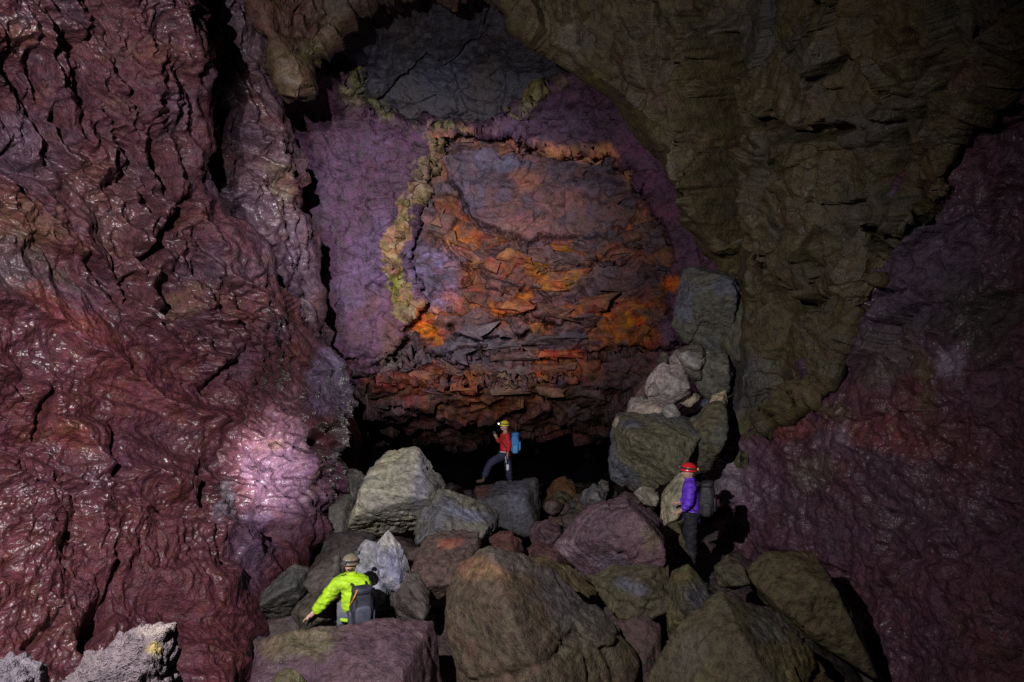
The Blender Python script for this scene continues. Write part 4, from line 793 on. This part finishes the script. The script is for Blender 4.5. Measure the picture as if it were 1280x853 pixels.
# ------------------------------------------------------------------ people
M_SKIN = plain_material('skin', (.5, .3, .22), .55, .4, .1, 40, .1)
M_HAIR = plain_material('dark_hair', (.03, .022, .018), .6, .4, .4, 120, .2)
def skin_mesh(name, chains, mat, parent, sub=2, root=0, fold=0):
    if name in ('jacket', 'trousers'): sub, fold = 4, .016
    """chains: list of [(x,y,z,r), ...]; points that coincide are welded into one continuous body"""
    idx = {}; V = []; R = []; E = []
    for ch in chains:
        prev = None
        for x, y, z, r in ch:
            k = (round(x, 4), round(y, 4), round(z, 4))
            if k not in idx:
                idx[k] = len(V); V.append((x, y, z)); R.append(r)
            i = idx[k]
            if prev is not None and prev != i: E.append((prev, i))
            prev = i
    me = bpy.data.meshes.new(name); me.from_pydata(V, E, [])
    o = bpy.data.objects.new(name, me); COL.objects.link(o)
    m = o.modifiers.new('skin', 'SKIN'); m.use_smooth_shade = True
    sv = me.skin_vertices[0].data if me.skin_vertices else None
    if sv is None:
        bpy.context.view_layer.objects.active = o
        o.select_set(True); bpy.ops.mesh.customdata_skin_add(); o.select_set(False); sv = me.skin_vertices[0].data
    seen = set(); nb = {i: [] for i in range(len(V))}
    for a, b in E: nb[a].append(b); nb[b].append(a)
    for i in range(len(V)):
        sv[i].radius = (R[i], R[i]); sv[i].use_root = False
    for i in range(len(V)):                                  # one root for each connected piece
        if i in seen: continue
        sv[i].use_root = True; st = [i]
        while st:
            j = st.pop()
            if j in seen: continue
            seen.add(j); st += nb[j]
    s = o.modifiers.new('sub', 'SUBSURF'); s.levels = sub; s.render_levels = sub
    bpy.context.view_layer.update()
    dg = bpy.context.evaluated_depsgraph_get()
    nm = bpy.data.meshes.new_from_object(o.evaluated_get(dg)); nm.name = name
    bpy.data.objects.remove(o); bpy.data.meshes.remove(me)
    if fold:
        n_ = len(nm.vertices); co = np.empty(n_*3, np.float32); nm.vertices.foreach_get('co', co); co = co.reshape(-1, 3)
        no = np.empty(n_*3, np.float32); nm.vertex_normals.foreach_get('vector', no); no = no.reshape(-1, 3)
        f_ = .7*(1-2*np.abs(perlin(co[:, 0]*7, co[:, 1]*7, co[:, 2]*15, 5))) + .5*perlin(co[:, 0]*16, co[:, 1]*16, co[:, 2]*26, 6)
        nm.vertices.foreach_set('co', (co + no*(fold*f_)[:, None]).ravel())
    nm.polygons.foreach_set('use_smooth', np.ones(len(nm.polygons), bool))
    nm.materials.clear(); nm.materials.append(mat)
    o = bpy.data.objects.new(name, nm); COL.objects.link(o); o.parent = parent
    return o
def solid(name, half, e, mat, parent, loc=(0, 0, 0), rot=(0, 0, 0), sub=3, fn=None):
    """rounded block (superellipsoid), optionally reshaped by fn"""
    Dv, Fc = ico(sub)
    V = np.sign(Dv)*np.abs(Dv)**e
    V = V*np.array(half)
    if fn: V = fn(V)
    o = mesh_obj(name, V, Fc, mat, None, parent)
    o.location = loc; o.rotation_euler = rot
    return o
def hand(wr, fwd, up, chains, curl=.6, s=1.0):
    """palm and five bent fingers, appended to the body chains as continuous pieces"""
    wr = Vector(wr); f = Vector(fwd).normalized(); u = Vector(up); u = (u - f*u.dot(f)).normalized(); sd = f.cross(u)
    palm = wr + f*.05*s
    chains.append([(*wr, .028*s), (*palm, .034*s)])
    for k, (off, ln) in enumerate([(-.030, .066), (-.010, .078), (.010, .073), (.029, .058)]):
        a = palm + sd*off*s + f*.035*s
        b = a + (f*math.cos(curl*.5) - u*math.sin(curl*.5))*ln*.5*s
        c = b + (f*math.cos(curl*1.6) - u*math.sin(curl*1.6))*ln*.5*s
        chains.append([(*palm, .034*s), (*a, .011*s), (*b, .0095*s), (*c, .008*s)])
    a = wr + f*.02*s - sd*.035*s; b = a + (f*.6 - sd*.6 - u*.35)*.045*s; c = b + (f*.9 - u*.4)*.03*s
    chains.append([(*wr, .028*s), (*a, .014*s), (*b, .011*s), (*c, .0085*s)])
def head_mesh(parent, loc, yaw, mat, pitch=0):
    """head with brow, nose, mouth, chin and ears; local -X is the front"""
    Dv, Fc = ico(5); V = Dv.copy()
    x, y, z = V[:, 0], V[:, 1], V[:, 2]
    hx = .098; hy = .076; hz = .118
    X = x*hx; Y = y*hy*(1-.18*sstep(-.1, -1, z)); Z = z*hz
    front = sstep(.2, .9, -x)
    X = X - front*.012*np.exp(-((z+.75)/.25)**2)*np.exp(-(y/.35)**2)             # chin
    X = X - .030*np.exp(-((z+.12)/.17)**2)*np.exp(-(y/.14)**2)*front              # nose
    X = X + .012*front*np.exp(-((z-.10)/.12)**2)*(np.exp(-((np.abs(y)-.36)/.16)**2))  # eye sockets
    X = X - .006*front*np.exp(-((z+.42)/.05)**2)*np.exp(-(y/.3)**2) + .007*front*np.exp(-((z+.48)/.03)**2)*np.exp(-(y/.3)**2) - .006*front*np.exp(-((z+.54)/.05)**2)*np.exp(-(y/.28)**2)
    Y = Y + np.sign(y)*.016*np.exp(-((x-.05)/.14)**2)*np.exp(-((z-.0)/.24)**2)*sstep(.6, .95, np.abs(y))     # ears
    o = mesh_obj('head', np.stack([X, Y, Z], -1), Fc, mat, None, parent)
    o.location = loc; o.rotation_euler = (0, pitch, yaw)
    for s in (-1, 1):
        e = solid('eye', (.009, .013, .009), 1, M_EYE, o, (-.083, s*.030, .012), sub=2)
    return o
M_EYE = plain_material('eye', (.05, .04, .035), .2, .5, 0, 10, 0)
M_STRAP = plain_material('black_webbing', (.02, .02, .022), .7, .3, .2, 200, .2)
M_LENS = glow_material('lit_lamp_lens', (1.0, .97, .90), 25)
M_DULL = plain_material('lamp_housing', (.06, .06, .065), .4, .5, .05, 30, .1)
def helmet(parent, loc, yaw, mat, pitch=0, lit=None, tilt=0, lamp_up=0.0, rear=None):
    """caving helmet: shell with ridges and a brim, lamp strap, headlamp; front is local -X"""
    Dv, Fc = ico(4)
    x, y, z = Dv[:, 0], Dv[:, 1], Dv[:, 2]
    rid = .006*np.cos(y*14)*sstep(.1, .6, z)
    R = 1 + rid/.13
    V = np.stack([x*.142*R, y*.118*R, np.maximum(z, -.18)*.125*R], -1)
    brim = np.exp(-((z+.10)/.10)**2); V[:, 0] += -np.maximum(-x, 0)*.022*brim + np.maximum(x, 0)*.008*brim; V[:, 1] += y*.010*brim
    h = mesh_obj('helmet', V, Fc, mat, None, parent); h.location = loc; h.rotation_euler = (tilt, pitch, yaw)
    # strap round the shell
    bm = bmesh.new(); n = 40; ring = []
    for k in range(n):
        a = 6.28318*k/n; ca, sa = math.cos(a), math.sin(a)
        for rr, zz in ((1.02, .012), (1.045, .016), (1.045, .040), (1.02, .044)):
            f = math.sqrt(max(0, 1-(zz/.125)**2)); ring.append(bm.verts.new((ca*.146*rr*f, sa*.121*rr*f, zz+.004)))
    for k in range(n):
        for j in range(4):
            bm.faces.new((ring[k*4+j], ring[k*4+(j+1) % 4], ring[((k+1) % n)*4+(j+1) % 4], ring[((k+1) % n)*4+j]))
    me = bpy.data.meshes.new('lamp_strap'); bm.to_mesh(me); bm.free(); me.materials.append(M_STRAP)
    st = bpy.data.objects.new('lamp_strap', me); COL.objects.link(st); st.parent = h
    solid('lamp_housing', (.030, .040, .028), .45, M_DULL, h, (-.160, 0, .034+lamp_up))
    solid('lamp_lens', (.014, .024, .018), .8, lit or M_STRAP, h, (-.188, 0, .034+lamp_up))
    solid('battery_box', (.022, .036, .022), .45, rear or M_DULL, h, (.154, 0, .022))
    return h
def backpack(label, loc, yaw, mat, mat2, h=.56, w=.34, d=.24, tilt=0, roll=0):
    """rucksack; local +X points away from the wearer's back"""
    root = bpy.data.objects.new('backpack', None); COL.objects.link(root); root.location = loc; root.rotation_euler = (roll, tilt, yaw)
    tag(root, label, 'backpack')
    def bag(V):
        V = V.copy(); zz = V[:, 2]/(h/2)
        V[:, 0] *= 1 + .12*np.cos(zz*2.2) - .15*np.clip(zz, 0, 1); V[:, 1] *= 1-.14*np.clip(zz, 0, 1)
        V += .012*np.stack([fbm(V[:, 0]*9, V[:, 1]*9, V[:, 2]*9, 3, s_) for s_ in (1, 2, 3)], -1)
        V[:, 2] += h/2
        return V
    solid('bag', (d/2, w/2, h/2), .5, mat, root, fn=bag, sub=4)
    solid('lid', (d*.46, w*.46, .055), .6, mat, root, (0.01, 0, h*.97), (0, -.12, 0))
    solid('front_pocket', (.045, w*.36, h*.24), .5, mat2, root, (d*.52, 0, h*.40))
    for s in (-1, 1):
        solid('side_pocket', (d*.30, .030, h*.20), .55, mat2, root, (0.01, s*w*.50, h*.26))
        solid('compression_strap', (.010, .012, h*.34), .5, M_STRAP, root, (d*.50, s*w*.30, h*.60), (0, -.1, 0))
        ch = [[(-d*.45, s*w*.27, h*.92, .020), (-d*.62-.06, s*w*.32, h*.99, .020), (-d*.62-.20, s*w*.30, h*.86, .020), (-d*.62-.22, s*w*.34, h*.58, .018), (-d*.62-.08, s*w*.50, h*.26, .014), (-d*.35, s*w*.46, h*.14, .012)]]
        skin_mesh('shoulder_strap', ch, M_STRAP, root, 1)
    return root

# --- climber in the red jacket
def person_red():
    D0 = 19.7; base = P(637, 606, D0)
    r = bpy.data.objects.new('person', None); COL.objects.link(r); r.location = base
    tag(r, 'person in red jacket and yellow helmet standing on a boulder, one knee raised', 'person')
    mj = plain_material('red_jacket', (.62, .025, .03), .6, .3, .35, 24, .2); mt = plain_material('navy_trousers', (.035, .037, .085), .75, .3, .3, 28, .25)
    mb = plain_material('brown_boots', (.09, .065, .045), .7, .3, .3, 40, .2)
    body = [[(-.13, 0, .93, .10), (-.125, 0, 1.12, .12), (-.12, 0, 1.30, .13), (-.115, 0, 1.44, .10), (-.12, 0, 1.53, .058), (-.13, 0, 1.60, .06)]]
    near = [(-.115, 0, 1.44, .10), (-.07, -.19, 1.43, .062), (-.02, -.235, 1.16, .048), (-.06, -.22, .93, .034)]
    far = [(-.115, 0, 1.44, .10), (-.13, .18, 1.42, .062), (-.30, .19, 1.20, .048), (-.40, .06, 1.36, .034)]
    lr = [(-.13, 0, .93, .10), (-.10, .10, .86, .085), (-.03, .11, .47, .064), (.0, .11, .10, .045)]
    lf = [(-.13, 0, .93, .10), (-.16, -.10, .87, .085), (-.56, -.13, .66, .066), (-.74, -.11, .22, .046)]
    full = body + [near, far, lr, lf]
    hand((-.06, -.22, .93), (-.12, .02, -1), (-1, 0, 0), full, .7); hand((-.40, .06, 1.36), (-.35, -.1, 1), (0, 1, 0.2), full, 1.0)
    skin_mesh('body', full, M_SKIN, r)
    up = lambda ch, k, q=None: [(x, y, z, rr+k) for x, y, z, rr in ch[:q]]
    jk = [[(-.13, 0, .80, .155), (-.13, 0, .87, .165), (-.13, 0, .94, .160)] + up(body[0][1:4], .030) + [(-.12, 0, 1.51, .082)], up(near[:3], .024) + [(-.055, -.222, .97, .050)], up(far[:3], .024) + [(-.385, .08, 1.33, .050)]]
    jk[1][0] = (-.115, 0, 1.44, .13); jk[2][0] = (-.115, 0, 1.44, .13)
    skin_mesh('jacket', jk, mj, r)
    hd = skin_mesh('collar', [[(-.115, 0, 1.48, .085), (-.118, 0, 1.56, .078)]], mj, r, 2)
    tr = [up(lr, .038), up(lf, .038)]
    skin_mesh('trousers', tr, mt, r)
    skin_mesh('boot', [[(.02, .11, .16, .062), (.03, .11, .055, .06), (-.10, .11, .045, .052), (-.19, .11, .035, .04)]], mb, r)
    skin_mesh('boot', [[(-.74, -.11, .25, .062), (-.75, -.11, .14, .06), (-.88, -.11, .12, .052), (-.97, -.11, .11, .04)]], mb, r)
    solid('knee_pad', (.045, .075, .10), .7, plain_material('white_knee_pad', (.75, .75, .78), .6, .3, .1, 20, .1), r, (-.06, .09, .50)).location = (-.055, .04, .50)
    ml = plain_material('white_webbing', (.7, .68, .66), .6, .3, .1, 60, .1)
    bm_ = skin_mesh('hip_belt', [[(-.31, -.06, .96, .018), (-.25, -.15, .97, .018), (-.12, -.185, .965, .018), (.0, -.14, .97, .018)]], ml, r, 1)
    skin_mesh('harness_strap', [[(-.14, -.185, .96, .016), (-.11, -.18, .80, .015), (-.09, -.16, .64, .014)]], ml, r, 1)
    head_mesh(r, (-.15, 0, 1.665), .35, M_SKIN)
    h = helmet(r, (-.145, 0, 1.725), .45, plain_material('yellow_helmet', (.78, .68, .04), .35, .5, .03, 10, .05), 0.05, lit=M_LENS)
    bl = plain_material('blue_pack_fabric', (.03, .24, .62), .6, .35, .25, 30, .2); bl2 = plain_material('pale_blue_pack_fabric', (.10, .38, .70), .6, .35, .25, 30, .2)
    backpack('bright blue backpack worn by the person in the red jacket', tuple(base + np.array([.155, -.02, .90])), 0, bl, bl2, .58, .34, .24)
    # camera in the raised hand
    c = bpy.data.objects.new('compact_camera', None); COL.objects.link(c); c.location = tuple(base + np.array([-.455, .03, 1.47])); c.rotation_euler = (0, .2, .5)
    tag(c, 'small black camera with glowing screen held up by person in red', 'camera')
    solid('camera_body', (.022, .060, .042), .35, M_DULL, c, (0, 0, .03)); solid('lens_barrel', (.022, .026, .026), .6, M_STRAP, c, (-.036, 0, .03)); solid('screen', (.003, .044, .030), .35, glow_material('camera_screen', (.55, .9, .8), 1.2), c, (.022, 0, .03))
    hp = base + np.array([-.145 - .25*math.cos(.45), -.25*math.sin(.45), 1.76])
    spot('headlamp_beam_red', tuple(hp), P(330, 500, 12.5), 160, 55, .8, (1, .97, .92), .02)
person_red()

# --- seated person in lime green
def person_green():
    D0 = 9.9; base = P(441, 774, D0)
    r = bpy.data.objects.new('person', None); COL.objects.link(r); r.location = base
    tag(r, 'person in lime green jacket sitting on a boulder, seen from behind', 'person')
    mj = plain_material('lime_jacket', (.36, .62, .012), .6, .3, .35, 26, .15); mt = plain_material('grey_trousers', (.13, .14, .18), .75, .3, .3, 30, .25)
    body = [[(.0, .05, .08, .12), (-.02, .06, .28, .10), (-.03, .07, .44, .10), (-.03, .07, .56, .085), (-.035, .07, .64, .058), (-.04, .07, .70, .06)]]
    la = [(-.03, .07, .56, .085), (-.20, .05, .545, .06), (-.38, .0, .31, .050), (-.585, -.03, .075, .036)]
    ra = [(-.03, .07, .56, .085), (.15, .06, .54, .06), (.24, .02, .28, .050), (.10, -.08, .10, .036)]
    ll = [(.0, .05, .08, .15), (-.12, .10, .08, .10), (-.24, .46, .22, .068), (-.24, .62, -.16, .048)]
    lr = [(.0, .05, .08, .15), (.12, .10, .08, .10), (.16, .48, .20, .068), (.18, .64, -.18, .048)]
    full = body + [la, ra, ll, lr]
    hand((-.585, -.03, .075), (-.75, 0, -.5), (0, .2, 1), full, .3); hand((.10, -.08, .10), (-.8, -.2, -.4), (0, 0, 1), full, .6)
    skin_mesh('body', full, M_SKIN, r)
    jk = [[(-.03, .045, .06, .165), (-.03, .06, .28, .155), (-.03, .07, .44, .155), (-.03, .07, .56, .13), (-.033, .07, .63, .09)],
          [(-.03, .07, .56, .14), (-.20, .05, .535, .112), (-.38, .0, .31, .094), (-.555, -.025, .105, .068)], [(-.03, .07, .56, .14), (.15, .06, .53, .105), (.225, .03, .33, .085)]]
    skin_mesh('jacket', jk, mj, r)
    skin_mesh('forearm_sleeve', [[(.225, .03, .33, .070), (.235, .015, .27, .066), (.12, -.07, .12, .048)]], plain_material('pale_blue_sleeve', (.22, .25, .42), .7, .3, .3, 30, .2), r)
    skin_mesh('jacket_hem', [[(-.16, -.10, .035, .028), (-.05, -.125, .03, .028), (.03, -.12, .04, .024)]], mj, r, 1)
    skin_mesh('trousers', [[(x, y, z, q+.02) for x, y, z, q in ch] for ch in (ll, lr)], mt, r)
    for s in (-.24, .18): skin_mesh('boot', [[(s, .62, -.12, .066), (s, .63, -.23, .062), (s, .76, -.245, .054), (s, .84, -.25, .042)]], plain_material('dark_boots', (.03, .03, .03), .6, .3, .3, 40, .2), r)
    hd = head_mesh(r, (-.045, .065, .765), -1.95, M_SKIN)
    skin_mesh('collar', [[(-.03, .06, .60, .10), (-.035, .06, .685, .085)]], mj, r)
    skin_mesh('hair', [[(-.04, .015, .70, .055), (-.04, .0, .755, .06)]], M_HAIR, r, 2)
    helmet(r, (-.045, .055, .805), -1.95, plain_material('grey_olive_helmet', (.20, .175, .12), .3, .5, .03, 10, .15), -.10, lit=M_LENS, lamp_up=.075)
    bk = plain_material('charcoal_pack_fabric', (.022, .025, .042), .6, .4, .3, 30, .3); bk2 = plain_material('slate_pack_fabric', (.06, .066, .10), .6, .4, .3, 30, .3)
    pk = backpack('black and slate backpack worn by the person in lime green', tuple(base + np.array([.165, -.20, -.02])), -1.15, bk, bk2, .56, .32, .22, roll=0, tilt=.10)
    tr = skin_mesh('orange_webbing', [[(.10, -.08, .60, .011), (.12, -.13, .50, .011), (.02, -.17, .34, .008)]], plain_material('orange_tape', (.55, .25, .04), .6, .3, .1, 50, .1), pk, 1)
    hp = base + np.array([-.12, .29, .95])
    spot('headlamp_beam_green', tuple(hp), P(325, 580, 13.2), 1500, 38, 1.0, (1, .96, .97), .02)
person_green()

# --- standing person in purple
def person_purple():
    D0 = 12.2; base = P(866, 706, D0)
    r = bpy.data.objects.new('person', None); COL.objects.link(r); r.location = base; r.rotation_euler = (0, 0, -.35)
    tag(r, 'person in purple jacket and red helmet standing by the right wall', 'person')
    mj = plain_material('purple_jacket', (.13, .035, .62), .55, .35, .5, 22, .2); mt = plain_material('black_trousers', (.014, .015, .022), .75, .3, .4, 26, .3)
    body = [[(-.02, 0, .93, .10), (-.03, 0, 1.12, .125), (-.04, 0, 1.30, .135), (-.04, 0, 1.43, .105), (-.05, 0, 1.52, .058), (-.06, 0, 1.58, .06)]]
    na = [(-.04, 0, 1.43, .105), (-.03, -.195, 1.42, .064), (-.03, -.25, 1.15, .050), (-.20, -.21, .98, .036)]
    fa = [(-.04, 0, 1.43, .105), (-.05, .19, 1.42, .064), (-.08, .24, 1.15, .050), (-.27, .18, 1.04, .036)]
    lr = [(-.02, 0, .93, .10), (-.02, -.10, .86, .085), (-.03, -.11, .47, .068), (.0, -.11, .10, .048)]
    ll = [(-.02, 0, .93, .10), (-.02, .10, .86, .085), (-.10, .12, .49, .068), (-.06, .12, .12, .048)]
    full = body + [na, fa, lr, ll]
    hand((-.20, -.21, .98), (-1, .1, -.3), (0, 0, 1), full, .8); hand((-.27, .18, 1.04), (-1, -.1, .1), (0, 0, 1), full, .8)
    skin_mesh('body', full, M_SKIN, r)
    skin_mesh('jacket', [[(-.02, 0, .76, .165), (-.02, 0, .85, .175), (-.02, 0, .95, .168), (-.03, 0, 1.12, .160), (-.04, 0, 1.30, .165), (-.04, 0, 1.43, .13), (-.05, 0, 1.51, .088), (-.055, 0, 1.56, .075)], [(-.04, 0, 1.43, .13), (-.03, -.195, 1.42, .092), (-.03, -.25, 1.15, .076), (-.17, -.215, 1.0, .058)], [(-.04, 0, 1.43, .13), (-.05, .19, 1.42, .092), (-.08, .24, 1.15, .076), (-.24, .185, 1.05, .058)]], mj, r)
    skin_mesh('trousers', [[(x, y, z, q+.042) for x, y, z, q in ch] for ch in (lr, ll)], mt, r)
    for x, y in ((.0, -.11), (-.06, .12)):
        skin_mesh('boot', [[(x+.01, y, .16, .066), (x+.02, y, .055, .064), (x-.12, y, .045, .054), (x-.21, y, .035, .042)]], plain_material('black_boots', (.02, .02, .022), .55, .35, .3, 40, .2), r)
    head_mesh(r, (-.075, 0, 1.64), .2, M_SKIN)
    skin_mesh('hair', [[(.0, 0, 1.57, .055), (.01, 0, 1.64, .065)]], M_HAIR, r, 2)
    helmet(r, (-.07, 0, 1.695), .15, plain_material('red_helmet', (.62, .02, .025), .3, .5, .03, 10, .05), .05, rear=plain_material('amber_battery_box', (.75, .38, .04), .4, .5, .05, 20, .1))
    bk = plain_material('black_pack_fabric', (.022, .022, .026), .6, .4, .3, 30, .3)
    v = Matrix.Rotation(-.35, 3, 'Z') @ Vector((.24, .0, .88))
    backpack('black backpack worn by the person in purple', tuple(Vector(base) + v), -.35, bk, bk, .60, .34, .25)
person_purple()
